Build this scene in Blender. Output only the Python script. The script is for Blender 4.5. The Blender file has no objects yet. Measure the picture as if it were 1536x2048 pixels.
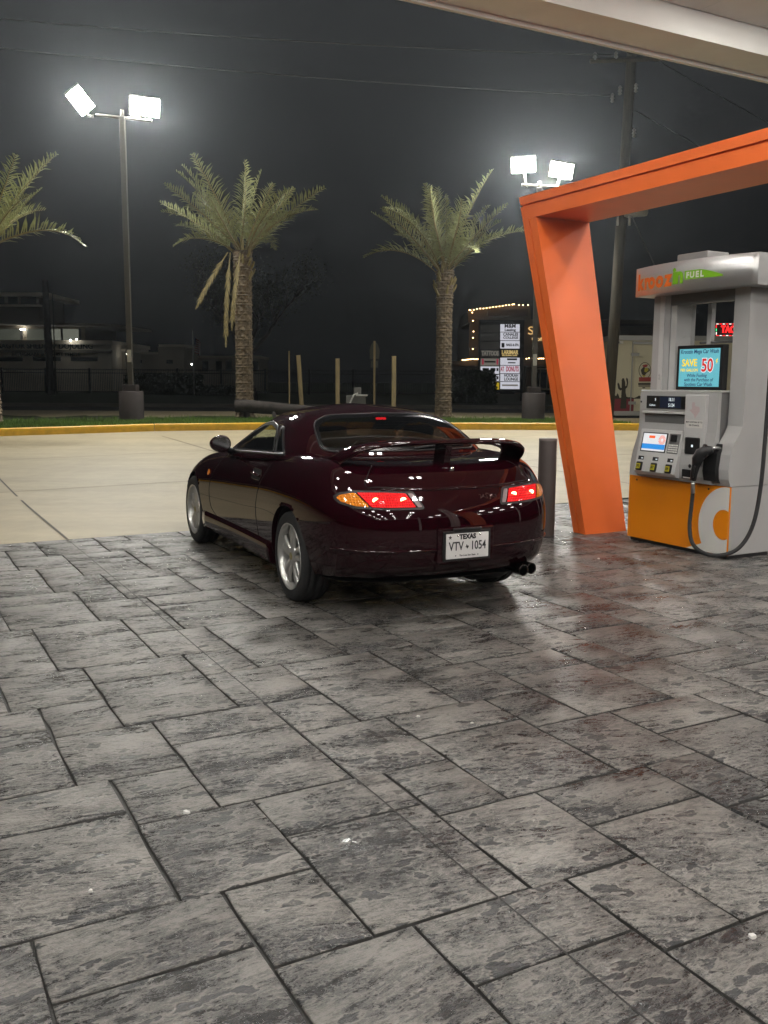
import bpy, bmesh, math, random
from mathutils import Vector, Matrix
from mathutils.bvhtree import BVHTree
from mathutils.geometry import delaunay_2d_cdt
R = math.radians
random.seed(7)
scene = bpy.context.scene
COL = scene.collection

# ---------------------------------------------------------------- camera
CAM_H, F_PX = 1.4324, 1867.0
PITCH, ROLL = R(7.934), R(0.304)
YAW = R(28.42)            # direction of the paving grid and of the pump island
cam_data = bpy.data.cameras.new('camera')
cam_data.sensor_fit = 'VERTICAL'
cam_data.sensor_height = 36.0
cam_data.sensor_width = 27.0
cam_data.lens = F_PX / 2048 * 36.0
cam_data.clip_start = 0.05
cam_data.clip_end = 2000
cam = bpy.data.objects.new('camera', cam_data)
COL.objects.link(cam)
_r0 = Vector((1, 0, 0)); _f = Vector((0, math.cos(PITCH), -math.sin(PITCH))); _u0 = Vector((0, math.sin(PITCH), math.cos(PITCH)))
_r = math.cos(ROLL) * _r0 + math.sin(ROLL) * _u0
_u = -math.sin(ROLL) * _r0 + math.cos(ROLL) * _u0
cam.matrix_world = Matrix(((_r.x, _u.x, -_f.x, 0), (_r.y, _u.y, -_f.y, 0), (_r.z, _u.z, -_f.z, CAM_H), (0, 0, 0, 1)))
scene.camera = cam

# ---------------------------------------------------------------- night sky
world = bpy.data.worlds.new('World'); scene.world = world
world.use_nodes = True
nt = world.node_tree
bg = nt.nodes['Background']
# light-polluted night sky: lamp glare painted in as a gradient, black at the horizon, greyer overhead, the same all round
_tc = nt.nodes.new('ShaderNodeTexCoord'); _sep = nt.nodes.new('ShaderNodeSeparateXYZ'); _rmp = nt.nodes.new('ShaderNodeValToRGB')
nt.links.new(_tc.outputs['Generated'], _sep.inputs[0]); nt.links.new(_sep.outputs['Z'], _rmp.inputs['Fac']); nt.links.new(_rmp.outputs['Color'], bg.inputs['Color'])
_e = _rmp.color_ramp.elements
_e[0].position = 0.0; _e[0].color = (.0040, .0042, .0045, 1); _e[1].position = 1.0; _e[1].color = (.034, .036, .037, 1)
for _p, _v in ((.06, .0040), (.13, .0075), (.24, .016), (.40, .028)):
    _k = _e.new(_p); _k.color = (_v * .95, _v, _v * 1.03, 1)
bg.inputs['Strength'].default_value = 1.0
# the lit lamps of the place
CANOPY_LIGHT = 225.0
FLOOD_LIGHT = 780.0
vs = scene.view_settings
vs.view_transform = 'Standard'; vs.look = 'None'; vs.exposure = 0.0; vs.gamma = 1.0; vs.use_curve_mapping = False
scene.render.engine = 'CYCLES'
cy = scene.cycles
cy.use_denoising = True
cy.use_adaptive_sampling = True; cy.adaptive_threshold = 0.03
cy.max_bounces = 8; cy.diffuse_bounces = 2; cy.glossy_bounces = 3; cy.transmission_bounces = 4; cy.transparent_max_bounces = 16
cy.sample_clamp_indirect = 4.0
cy.caustics_reflective = False; cy.caustics_refractive = False

# ---------------------------------------------------------------- helpers
CY_, SY_ = math.cos(YAW), math.sin(YAW)
def W(u, v, z=0.0):
    """paving grid (u across the lane, v along it) to world"""
    return Vector((u * CY_ - v * SY_, u * SY_ + v * CY_, z))

def at(px, py, d):
    """the point at forward distance d that the photograph shows at a pixel"""
    k = _r * ((px - 768) / F_PX) - _u * ((py - 1024) / F_PX) + _f
    return Vector((0, 0, CAM_H)) + k * (d / k.y)

def tag(o, label=None, cat=None, group=None, kind=None):
    if label: o['label'] = label
    if cat: o['category'] = cat
    if group: o['group'] = group
    if kind: o['kind'] = kind
    return o

def empty(name, loc=(0, 0, 0), rz=0.0, label=None, cat=None, group=None):
    o = bpy.data.objects.new(name, None); COL.objects.link(o)
    o.location = loc; o.rotation_euler = (0, 0, rz); o.empty_display_size = 0.2
    return tag(o, label, cat, group)

def link(name, me, parent=None, loc=None, rot=None, scale=None):
    o = bpy.data.objects.new(name, me); COL.objects.link(o)
    if parent is not None: o.parent = parent
    if loc is not None: o.location = loc
    if rot is not None: o.rotation_euler = rot
    if scale is not None: o.scale = scale
    return o

class MB:
    """collects geometry; build() links it as ONE mesh object"""
    def __init__(s): s.v = []; s.f = []; s.m = []; s.sm = []
    def add(s, vs, fs, mi=0, smooth=False, M=None):
        b = len(s.v)
        s.v.extend([tuple(M @ Vector(p)) if M is not None else tuple(p) for p in vs])
        for f in fs:
            s.f.append([b + i for i in f]); s.m.append(mi); s.sm.append(smooth)
        return s
    def box(s, x0, x1, y0, y1, z0, z1, mi=0, M=None, b=0.0):
        if b <= 0:
            v = [(x, y, z) for z in (z0, z1) for y in (y0, y1) for x in (x0, x1)]
            f = [(0, 2, 3, 1), (4, 5, 7, 6), (0, 1, 5, 4), (2, 6, 7, 3), (0, 4, 6, 2), (1, 3, 7, 5)]
            return s.add(v, f, mi, False, M)
        bm = bmesh.new()
        bmesh.ops.create_cube(bm, size=1)
        for q in bm.verts:
            q.co = Vector((x0 + (x1 - x0) * (q.co.x + .5), y0 + (y1 - y0) * (q.co.y + .5), z0 + (z1 - z0) * (q.co.z + .5)))
        bmesh.ops.bevel(bm, geom=list(bm.edges), offset=b, segments=2, affect='EDGES', profile=0.5)
        bm.verts.index_update()
        s.add([q.co[:] for q in bm.verts], [[q.index for q in f.verts] for f in bm.faces], mi, False, M)
        bm.free(); return s
    def prism(s, pts, a0, a1, axis='z', mi=0, M=None):
        """2-D polygon extruded along an axis (pts are the two remaining axes in order)"""
        def P(p, a):
            return {'z': (p[0], p[1], a), 'y': (p[0], a, p[1]), 'x': (a, p[0], p[1])}[axis]
        n = len(pts)
        v = [P(p, a0) for p in pts] + [P(p, a1) for p in pts]
        f = [list(range(n))[::-1], list(range(n, 2 * n))] + [(i, (i + 1) % n, n + (i + 1) % n, n + i) for i in range(n)]
        return s.add(v, f, mi, False, M)
    def tube(s, path, rad, n=10, mi=0, M=None, caps=True, smooth=True):
        path = [Vector(p) for p in path]
        rads = rad if isinstance(rad, (list, tuple)) else [rad] * len(path)
        vs_, fs = [], []
        up = Vector((0, 0, 1))
        prev = None
        for i, p in enumerate(path):
            t = (path[min(i + 1, len(path) - 1)] - path[max(i - 1, 0)]).normalized()
            if prev is None:
                a = up if abs(t.dot(up)) < 0.9 else Vector((1, 0, 0))
                e1 = t.cross(a).normalized()
            else:
                e1 = (prev - t * prev.dot(t)).normalized()
            prev = e1
            e2 = t.cross(e1)
            for k in range(n):
                q = 2 * math.pi * k / n
                vs_.append(p + (e1 * math.cos(q) + e2 * math.sin(q)) * rads[i])
        for i in range(len(path) - 1):
            for k in range(n):
                a = i * n + k; b_ = i * n + (k + 1) % n
                fs.append((a, b_, b_ + n, a + n))
        s.add(vs_, fs, mi, smooth, M)
        if caps:
            s.add(vs_[:n], [list(range(n))[::-1]], mi, False, M)
            s.add(vs_[-n:], [list(range(n))], mi, False, M)
        return s
    def lathe(s, prof, n=32, axis='z', mi=0, M=None, smooth=True, closed=False):
        """prof: list of (r, h)"""
        vs_, fs = [], []
        for r, h in prof:
            for k in range(n):
                q = 2 * math.pi * k / n
                c, d = r * math.cos(q), r * math.sin(q)
                vs_.append({'z': (c, d, h), 'y': (c, h, d), 'x': (h, c, d)}[axis])
        m = len(prof)
        for i in range(m if closed else m - 1):
            for k in range(n):
                a = i * n + k; b_ = i * n + (k + 1) % n; j = ((i + 1) % m) * n
                fs.append((a, b_, j + (k + 1) % n, j + k))
        return s.add(vs_, fs, mi, smooth, M)
    def build(s, name, mats, parent=None, loc=None, rot=None, fix=True, wn=False):
        me = bpy.data.meshes.new(name)
        me.from_pydata(s.v, [], s.f)
        if not isinstance(mats, (list, tuple)): mats = [mats]
        for m in mats: me.materials.append(m)
        me.polygons.foreach_set('material_index', s.m)
        me.polygons.foreach_set('use_smooth', s.sm)
        if fix:
            bm = bmesh.new(); bm.from_mesh(me)
            bmesh.ops.remove_doubles(bm, verts=bm.verts, dist=1e-5)
            bmesh.ops.recalc_face_normals(bm, faces=bm.faces)
            bm.to_mesh(me); bm.free()
        me.update()
        return link(name, me, parent, loc, rot)

def frame(o, x, y):
    """matrix with origin o, local x and y axes given, z = x cross y"""
    x = Vector(x).normalized(); y = Vector(y); y = (y - x * y.dot(x)).normalized(); z = x.cross(y); o = Vector(o)
    return Matrix(((x.x, y.x, z.x, o.x), (x.y, y.y, z.y, o.y), (x.z, y.z, z.z, o.z), (0, 0, 0, 1)))

def text_obj(s, size, mat_, parent, M, name='lettering', bold=0.0, ex=0.0015, align='CENTER', sx=1.0, shear=0.0, space=1.0):
    cu = bpy.data.curves.new(name, 'FONT')
    cu.body = s; cu.size = size; cu.extrude = ex; cu.offset = bold; cu.align_x = align; cu.align_y = 'CENTER'
    cu.shear = shear; cu.space_character = space; cu.resolution_u = 3
    t = bpy.data.objects.new(name, cu)
    me = bpy.data.meshes.new_from_object(t)
    bpy.data.objects.remove(t); bpy.data.curves.remove(cu)
    me.name = name
    me.transform(M @ Matrix.Diagonal((sx, 1, 1, 1)))
    me.materials.clear(); me.materials.append(mat_)
    return link(name, me, parent)

# ---------------------------------------------------------------- materials
def new_mat(name):
    m = bpy.data.materials.new(name); m.use_nodes = True
    return m, m.node_tree, m.node_tree.nodes['Principled BSDF']

def N(t, typ, **kw):
    n = t.nodes.new(typ)
    for k, v in kw.items():
        if k in n.inputs.keys() if hasattr(n.inputs, 'keys') else False: n.inputs[k].default_value = v
        else: setattr(n, k, v)
    return n

def mat(name, col, rough=0.5, metal=0.0, coat=0.0, spec=0.5, var=0.0, vscale=6.0, bump=0.0, bscale=60.0, emit=None, estr=0.0, stretch=None, rvar=0.0, coat_rough=0.03):
    m, t, b = new_mat(name)
    c = tuple(col) + (1,) if len(col) == 3 else col
    b.inputs['Base Color'].default_value = c
    b.inputs['Roughness'].default_value = rough
    b.inputs['Metallic'].default_value = metal
    b.inputs['Specular IOR Level'].default_value = spec
    if coat: b.inputs['Coat Weight'].default_value = coat; b.inputs['Coat Roughness'].default_value = coat_rough
    if emit is not None:
        b.inputs['Emission Color'].default_value = tuple(emit) + (1,); b.inputs['Emission Strength'].default_value = estr
    if var or bump or rvar:
        tc = t.nodes.new('ShaderNodeTexCoord')
        src = tc.outputs['Object']
        if stretch:
            mp = t.nodes.new('ShaderNodeMapping'); mp.inputs['Scale'].default_value = stretch
            t.links.new(src, mp.inputs['Vector']); src = mp.outputs['Vector']
    if var or rvar:
        nz = t.nodes.new('ShaderNodeTexNoise'); nz.inputs['Scale'].default_value = vscale; nz.inputs['Detail'].default_value = 6; nz.inputs['Roughness'].default_value = 0.62
        t.links.new(src, nz.inputs['Vector'])
    if var:
        rp = t.nodes.new('ShaderNodeValToRGB')
        e = rp.color_ramp.elements
        e[0].position = 0.3; e[1].position = 0.7
        e[0].color = tuple(x * (1 - var) for x in c[:3]) + (1,)
        e[1].color = tuple(min(1, x * (1 + var)) for x in c[:3]) + (1,)
        t.links.new(nz.outputs['Fac'], rp.inputs['Fac']); t.links.new(rp.outputs['Color'], b.inputs['Base Color'])
    if rvar:
        mr = t.nodes.new('ShaderNodeMapRange')
        mr.inputs['From Min'].default_value = 0.3; mr.inputs['From Max'].default_value = 0.7
        mr.inputs['To Min'].default_value = max(0.02, rough - rvar); mr.inputs['To Max'].default_value = min(1, rough + rvar)
        t.links.new(nz.outputs['Fac'], mr.inputs['Value']); t.links.new(mr.outputs['Result'], b.inputs['Roughness'])
    if bump:
        n2 = t.nodes.new('ShaderNodeTexNoise'); n2.inputs['Scale'].default_value = bscale; n2.inputs['Detail'].default_value = 5
        t.links.new(src, n2.inputs['Vector'])
        bp = t.nodes.new('ShaderNodeBump'); bp.inputs['Strength'].default_value = bump; bp.inputs['Distance'].default_value = 0.01
        t.links.new(n2.outputs['Fac'], bp.inputs['Height']); t.links.new(bp.outputs['Normal'], b.inputs['Normal'])
    return m

def emitter(name, col, strength):
    m = bpy.data.materials.new(name); m.use_nodes = True
    t = m.node_tree; t.nodes.clear()
    e = t.nodes.new('ShaderNodeEmission'); e.inputs['Color'].default_value = tuple(col) + (1,); e.inputs['Strength'].default_value = strength
    o = t.nodes.new('ShaderNodeOutputMaterial'); t.links.new(e.outputs[0], o.inputs['Surface'])
    return m

def glass(name, tint, ior=1.5, rough=0.0):
    m = bpy.data.materials.new(name); m.use_nodes = True
    t = m.node_tree; t.nodes.clear()
    tr = t.nodes.new('ShaderNodeBsdfTransparent'); tr.inputs['Color'].default_value = tuple(tint) + (1,)
    gl = t.nodes.new('ShaderNodeBsdfGlossy'); gl.inputs['Roughness'].default_value = rough; gl.inputs['Color'].default_value = (1, 1, 1, 1)
    fr = t.nodes.new('ShaderNodeFresnel')
    ge = t.nodes.new('ShaderNodeNewGeometry'); mr = t.nodes.new('ShaderNodeMapRange')     # a thin pane: the same reflection from both faces
    mr.inputs['To Min'].default_value = ior; mr.inputs['To Max'].default_value = 1 / ior
    t.links.new(ge.outputs['Backfacing'], mr.inputs['Value']); t.links.new(mr.outputs['Result'], fr.inputs['IOR'])
    mx = t.nodes.new('ShaderNodeMixShader'); o = t.nodes.new('ShaderNodeOutputMaterial')
    t.links.new(fr.outputs[0], mx.inputs[0]); t.links.new(tr.outputs[0], mx.inputs[1]); t.links.new(gl.outputs[0], mx.inputs[2]); t.links.new(mx.outputs[0], o.inputs['Surface'])
    return m

def slate_mat():
    """stamped, sealed concrete: layered slate clefts, dark flat scars, pale worn ridges"""
    m, t, b = new_mat('stamped_concrete')
    L = t.links.new
    def nd(typ, **kw):
        n = t.nodes.new(typ)
        for k, v in kw.items(): setattr(n, k, v)
        return n
    def noise(vec, scale, detail, rough=.55, dist=0.0):
        n = nd('ShaderNodeTexNoise'); n.inputs['Scale'].default_value = scale; n.inputs['Detail'].default_value = detail
        n.inputs['Roughness'].default_value = rough; n.inputs['Distortion'].default_value = dist; L(vec, n.inputs['Vector']); return n
    def math_(op, a, b_=None, c=None):
        n = nd('ShaderNodeMath', operation=op)
        for i_, x in enumerate((a, b_, c)):
            if x is None: continue
            if isinstance(x, (int, float)): n.inputs[i_].default_value = x
            else: L(x, n.inputs[i_])
        return n.outputs[0]
    def ramp(fac, pts):
        n = nd('ShaderNodeValToRGB'); e = n.color_ramp.elements
        e[0].position = pts[0][0]; e[1].position = pts[-1][0]
        col = lambda c: (c, c, c, 1) if isinstance(c, (int, float)) else tuple(c) + (1,)
        e[0].color = col(pts[0][1]); e[1].color = col(pts[-1][1])
        for p_, c in pts[1:-1]: k = e.new(p_); k.color = col(c)
        L(fac, n.inputs['Fac']); return n.outputs['Color']
    tc = nd('ShaderNodeTexCoord'); oi = nd('ShaderNodeObjectInfo')
    sc = nd('ShaderNodeVectorMath', operation='SCALE'); sc.inputs[0].default_value = (37.0, 53.0, 71.0); L(oi.outputs['Random'], sc.inputs['Scale'])
    ad = nd('ShaderNodeVectorMath', operation='ADD'); L(tc.outputs['Object'], ad.inputs[0]); L(sc.outputs[0], ad.inputs[1])
    rr = nd('ShaderNodeMapRange'); rr.inputs['To Min'].default_value = -0.5; rr.inputs['To Max'].default_value = 0.9; L(oi.outputs['Random'], rr.inputs['Value'])
    cz = nd('ShaderNodeCombineXYZ'); L(rr.outputs['Result'], cz.inputs['Z'])
    mp = nd('ShaderNodeMapping'); mp.inputs['Scale'].default_value = (1.0, 1.9, 1); L(cz.outputs[0], mp.inputs['Rotation']); L(ad.outputs[0], mp.inputs['Vector'])
    P = mp.outputs['Vector']
    wn = noise(P, 7.0, 5, .6)
    ws = nd('ShaderNodeVectorMath', operation='SCALE'); ws.inputs['Scale'].default_value = 0.085; L(wn.outputs['Color'], ws.inputs[0])
    wa = nd('ShaderNodeVectorMath', operation='ADD'); L(P, wa.inputs[0]); L(ws.outputs[0], wa.inputs[1])
    Q = wa.outputs[0]
    n1 = noise(Q, 5.6, 5, .55)
    # terraces: many thin layers with crisp, ragged edges
    tier = math_('MULTIPLY', n1.outputs['Fac'], 13.0)
    tf = math_('FRACT', tier); tfl = math_('FLOOR', tier)
    stp = ramp(tf, [(0, 0.0), (.72, .10), (.86, .75), (1.0, 1.0)])
    terr = math_('DIVIDE', math_('ADD', tfl, stp), 13.0)
    # flat dark scars where a flake has come away
    n4 = noise(Q, 8.2, 3, .5)
    scar = ramp(n4.outputs['Fac'], [(.605, 0.0), (.622, 1.0)])
    rim = ramp(n4.outputs['Fac'], [(.570, 0.0), (.597, 1.0), (.617, 1.0), (.630, 0.0)])
    n2 = noise(Q, 30, 6, .70)
    # directional splitting of the slate: ragged ridges
    ms = nd('ShaderNodeMapping'); ms.inputs['Scale'].default_value = (1.0, 3.4, 1); ms.inputs['Rotation'].default_value = (0, 0, .35); L(Q, ms.inputs['Vector'])
    sk = noise(ms.outputs['Vector'], 5.5, 6, .62)
    ridge = ramp(math_('ABSOLUTE', math_('SUBTRACT', sk.outputs['Fac'], .5)), [(0, 1.0), (.022, .55), (.07, 0.0)])
    low = ramp(sk.outputs['Fac'], [(.30, 1.0), (.44, 0.0)])
    n3 = noise(P, 170, 4, .7)
    rng = math_('SUBTRACT', 1.0, scar)
    h = math_('MULTIPLY', terr, 3.0)
    h = math_('MULTIPLY_ADD', math_('MULTIPLY', n2.outputs['Fac'], rng), 0.5, h)
    h = math_('MULTIPLY_ADD', math_('MULTIPLY', n3.outputs['Fac'], rng), 0.18, h)
    h = math_('MULTIPLY_ADD', scar, -0.22, h)
    h = math_('MULTIPLY_ADD', ridge, 0.20, h)
    h = math_('MULTIPLY_ADD', low, -0.30, h)
    bp = nd('ShaderNodeBump'); bp.inputs['Strength'].default_value = 0.95; bp.inputs['Distance'].default_value = 0.011
    L(h, bp.inputs['Height']); L(bp.outputs['Normal'], b.inputs['Normal'])
    # colour
    edge = ramp(tf, [(0, .10), (.25, 0.0), (.70, 0.0), (.84, .55), (.93, 1.0), (1.0, .35)])
    mo = noise(Q, 2.6, 5, .6)
    g_ = math_('MULTIPLY_ADD', n2.outputs['Fac'], .70, math_('MULTIPLY_ADD', mo.outputs['Fac'], .95, -.24))
    g_ = math_('MULTIPLY_ADD', n3.outputs['Fac'], .55, g_)
    g_ = math_('MULTIPLY_ADD', edge, .20, g_)
    g_ = math_('MULTIPLY_ADD', rim, .19, g_)
    g_ = math_('MULTIPLY_ADD', scar, -.22, g_)
    g_ = math_('MULTIPLY_ADD', ridge, .10, g_)
    g_ = math_('MULTIPLY_ADD', low, -.20, g_)
    g_ = math_('MULTIPLY_ADD', math_('SUBTRACT', g_, .905), 1.22, .742)
    col = ramp(g_, [(.46, (.024, .025, .027)), (.60, (.052, .052, .053)), (.72, (.105, .101, .096)), (.83, (.195, .184, .170)), (.95, (.31, .29, .265))])
    big = noise(nd('ShaderNodeNewGeometry').outputs['Position'], .55, 4)
    tr = nd('ShaderNodeMapRange'); tr.inputs['From Min'].default_value = .3; tr.inputs['From Max'].default_value = .7; tr.inputs['To Min'].default_value = .80; tr.inputs['To Max'].default_value = 1.18; L(big.outputs['Fac'], tr.inputs['Value'])
    tv = nd('ShaderNodeMapRange'); tv.inputs['To Min'].default_value = .72; tv.inputs['To Max'].default_value = .94; L(oi.outputs['Random'], tv.inputs['Value'])
    vm = nd('ShaderNodeVectorMath', operation='SCALE'); L(col, vm.inputs[0]); L(math_('MULTIPLY', tr.outputs['Result'], tv.outputs['Result']), vm.inputs['Scale'])
    L(vm.outputs[0], b.inputs['Base Color'])
    ro = nd('ShaderNodeMapRange'); ro.inputs['From Min'].default_value = .4; ro.inputs['From Max'].default_value = 1.0; ro.inputs['To Min'].default_value = 0.20; ro.inputs['To Max'].default_value = 0.40
    L(math_('MULTIPLY_ADD', scar, .35, g_), ro.inputs['Value']); L(ro.outputs['Result'], b.inputs['Roughness'])
    b.inputs['Specular IOR Level'].default_value = 0.5
    return m

def lot_mat():
    """broom-finished concrete with water stains, tyre sweeps and oil spots"""
    m, t, b = new_mat('lot_concrete'); L = t.links.new
    ge = t.nodes.new('ShaderNodeNewGeometry'); P = ge.outputs['Position']
    def noise(scale, det, vec=P):
        n = t.nodes.new('ShaderNodeTexNoise'); n.inputs['Scale'].default_value = scale; n.inputs['Detail'].default_value = det; n.inputs['Roughness'].default_value = .6; L(vec, n.inputs['Vector']); return n.outputs['Fac']
    mp = t.nodes.new('ShaderNodeMapping'); mp.inputs['Rotation'].default_value = (0, 0, .2); mp.inputs['Scale'].default_value = (.25, 1.6, 1); L(P, mp.inputs['Vector'])
    def mr(v, a, c, lo, hi):
        n = t.nodes.new('ShaderNodeMapRange'); n.inputs['From Min'].default_value = a; n.inputs['From Max'].default_value = c; n.inputs['To Min'].default_value = lo; n.inputs['To Max'].default_value = hi; L(v, n.inputs['Value']); return n.outputs['Result']
    def mul(a, c):
        n = t.nodes.new('ShaderNodeMath'); n.operation = 'MULTIPLY'; L(a, n.inputs[0]); L(c, n.inputs[1]); return n.outputs[0]
    vo = t.nodes.new('ShaderNodeTexVoronoi'); vo.inputs['Scale'].default_value = .55; L(P, vo.inputs['Vector'])
    f = mul(mul(mr(noise(.35, 5), .3, .7, .82, 1.10), mr(noise(.8, 5, mp.outputs['Vector']), .35, .7, 1.05, .86)), mul(mr(noise(6, 5), .3, .7, .93, 1.06), mr(vo.outputs['Distance'], .05, .17, .80, 1.0)))
    vm = t.nodes.new('ShaderNodeVectorMath'); vm.operation = 'SCALE'; vm.inputs[0].default_value = (.405, .335, .205); L(f, vm.inputs['Scale'])
    L(vm.outputs[0], b.inputs['Base Color']); b.inputs['Roughness'].default_value = .62
    bp = t.nodes.new('ShaderNodeBump'); bp.inputs['Strength'].default_value = .25; bp.inputs['Distance'].default_value = .01; L(noise(80, 4), bp.inputs['Height']); L(bp.outputs['Normal'], b.inputs['Normal'])
    return m

M = {}
M['slate'] = slate_mat()
M['groove'] = mat('groove', (.052, .051, .048), .7, var=.5, vscale=9, bump=.5, bscale=80)
M['sealant'] = mat('sealant', (.022, .021, .02), .8, var=.4, vscale=14)
M['lot'] = lot_mat()
M['lotjoint'] = mat('lot_joint', (.09, .075, .055), .8)
M['kerb'] = mat('yellow_kerb', (.80, .47, .025), .5, var=.18, vscale=5, bump=.2, bscale=40)
M['soil'] = mat('soil', (.034, .042, .016), .95, var=.5, vscale=2, bump=.5, bscale=20)
M['grass'] = mat('grass', (.13, .235, .035), .7, var=.45, vscale=1.5)
M['road'] = mat('road', (.075, .07, .062), .85, var=.2, vscale=.8)
M['sidewalk'] = mat('sidewalk', (.20, .185, .155), .8, var=.15, vscale=1.2)
M['black'] = mat('black_plastic', (.012, .012, .013), .4, bump=.1, bscale=200)
M['dark'] = mat('dark_trim', (.02, .019, .02), .55)
M['rubber'] = mat('rubber', (.02, .02, .021), .68, var=.25, vscale=30, bump=.25, bscale=120)
M['white'] = mat('white_paint', (.72, .70, .66), .45, var=.06, vscale=3)
M['ink'] = mat('black_ink', (.015, .014, .016), .5)
M['steel'] = mat('steel', (.55, .55, .54), .3, metal=1.0, var=.12, vscale=20)
M['chrome'] = mat('chrome', (.8, .8, .8), .08, metal=1.0)
M['bollard'] = mat('bollard_paint', (.062, .047, .043), .5, var=.15, vscale=4)
# ================================================================ ground
def lot_z(y):
    if y < 10: return 0.0
    if y < 12: return 0.03 * (y - 10) ** 2 / 4
    return 0.03 * (y - 11)
VB = 8.73                                     # far edge of the stamped paving
KERB = [(-34, 6.0), (-20, 13.6), (-8.3, 19.55), (-5.2, 21.15), (-2.5, 21.75), (0.5, 21.95), (3.2, 22.05), (6.05, 22.05)]

# --- base sheet that reaches the horizon
mb = MB()
mb.add([(-900, -300, -.35), (900, -300, -.35), (900, 1500, -.35), (-900, 1500, -.35)], [(0, 1, 2, 3)])
tag(mb.build('ground', M['soil']), kind='structure')

# --- stamped concrete: mortar bed + one object for each stamped stone
UU0, UU1, VV0 = -9.0, 14.0, -9.0
mb = MB()
mb.add([W(UU0, VV0, -.012), W(UU1, VV0, -.012), W(UU1, VB, -.012), W(UU0, VB, -.012)], [(0, 1, 2, 3)])
paving = tag(mb.build('stamped_pavement', M['groove']), kind='structure')
L1, L2, O1 = (-.115, .905), (.9065, -.402), (1.06, 2.0)
KINDS = [(0, 0, .507, .61), (0, .61, .507, .293), (-.40, .392, .40, .511), (-.282, 0, .282, .392)]
def tile_mesh(w, h, seed):
    rnd = random.Random(seed)
    g = .0042
    pts = []
    n1, n2 = max(2, int(w / .13)), max(2, int(h / .13))
    def edge(a, b, n):
        for i in range(n):
            k = i / n
            j = rnd.uniform(-.0045, .0045) if i else rnd.uniform(-.002, .002)
            px, py = a[0] + (b[0] - a[0]) * k, a[1] + (b[1] - a[1]) * k
            if a[1] == b[1]: py += j
            else: px += j
            pts.append((px, py))
    x0, x1, y0, y1 = -w / 2 + g, w / 2 - g, -h / 2 + g, h / 2 - g
    edge((x0, y0), (x1, y0), n1); edge((x1, y0), (x1, y1), n2); edge((x1, y1), (x0, y1), n1); edge((x0, y1), (x0, y0), n2)
    n = len(pts)
    def inset(d, z):
        return [(p[0] * (1 - 2 * d / w), p[1] * (1 - 2 * d / h), z + rnd.uniform(-.0006, .0006)) for p in pts]
    v = [(p[0], p[1], -.013) for p in pts] + inset(.001, -.003) + inset(.005, 0.0)
    f = [(i, (i + 1) % n, n + (i + 1) % n, n + i) for i in range(n)] + [(n + i, n + (i + 1) % n, 2 * n + (i + 1) % n, 2 * n + i) for i in range(n)]
    f.append(list(range(2 * n, 3 * n)))
    me = bpy.data.meshes.new('paving_tile')
    me.from_pydata(v, [], f)
    me.polygons.foreach_set('use_smooth', [i >= n for i in range(len(f))])
    me.materials.append(M['slate']); me.materials.append(M['groove'])
    me.polygons.foreach_set('material_index', [1 if i < n else 0 for i in range(len(f))]); me.update()
    return me
TILES = {}
for k, (a, b_, w, h) in enumerate(KINDS):
    for s in range(5): TILES[k, s] = tile_mesh(w, h, 100 + k * 10 + s)
cand = []
for i in range(-26, 27):
    for j in range(-26, 27):
        ou, ov = O1[0] + i * L1[0] + j * L2[0], O1[1] + i * L1[1] + j * L2[1]
        for k, (a, b_, w, h) in enumerate(KINDS):
            cu_, cv_ = ou + a + w / 2, ov + b_ + h / 2
            if not (UU0 + .4 < cu_ < UU1 - .4 and VV0 + .4 < cv_): continue
            if cv_ - h / 2 > VB - .06: continue
            cut = cv_ + h / 2 > VB
            p = W(cu_, cv_)
            d = p - Vector((0, 0, CAM_H))
            dep = d.dot(_f)
            vis = False
            if dep > .3:
                px = 768 + F_PX * d.dot(_r) / dep; py = 1024 - F_PX * d.dot(_u) / dep
                mgn = 330 / max(dep, 1) + 10
                vis = -mgn < px < 1536 + mgn and py < 2048 + mgn * 1.4
            area = w * h / max(dep, .3) ** 3 if vis else 0
            cand.append((area, k, cu_, cv_, w, h, cut))
cand.sort(key=lambda c: -c[0])
rest = MB()
nt_ = 0
for area, k, cu_, cv_, w, h, cut in cand:
    if area > 0 and not cut and nt_ < 300:
        o = link('paving_tile', TILES[k, random.randrange(5)], paving, W(cu_, cv_, random.uniform(-.001, .001)), (0, 0, YAW))
        nt_ += 1
    else:
        v1 = min(cv_ + h / 2, VB - .004) - .0055
        a, b_, c, d = cu_ - w / 2 + .0055, cu_ + w / 2 - .0055, cv_ - h / 2 + .0055, v1
        if d - c < .02: continue
        e = .005
        vv = [W(a, c, -.012), W(b_, c, -.012), W(b_, d, -.012), W(a, d, -.012), W(a + e, c + e, 0), W(b_ - e, c + e, 0), W(b_ - e, d - e, 0), W(a + e, d - e, 0)]
        rest.add(vv, [(4, 5, 6, 7), (0, 1, 5, 4), (1, 2, 6, 5), (2, 3, 7, 6), (3, 0, 4, 7)])
tag(rest.build('outer_tiles', M['slate'], paving), kind='stuff')
# saw-cut control joint filled with sealant
mb = MB()
pts = [(1.452 + .004 * math.sin(v * 5.1) * 0.5, -4 + .45 * i) for i, v in enumerate([-4 + .45 * q for q in range(29)])]
for (ua, va), (ub, vb) in zip(pts, pts[1:]):
    if vb > VB: vb = VB
    mb.add([W(ua - .0030, va, .0016), W(ua + .0030, va, .0016), W(ub + .0030, vb, .0022), W(ub - .0030, vb, .0022)], [(0, 1, 2, 3)])
mb.build('control_joint', M['sealant'], paving, fix=False)

# --- plain concrete lot, rising gently to the street
mb = MB()
xs = [-34 + i * 2.0 for i in range(43)]
ys = [4.0] + [5.5 + .75 * i for i in range(28)] + [27, 29]
def in_lot(x, y): return (-x * SY_ + y * CY_)
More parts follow.
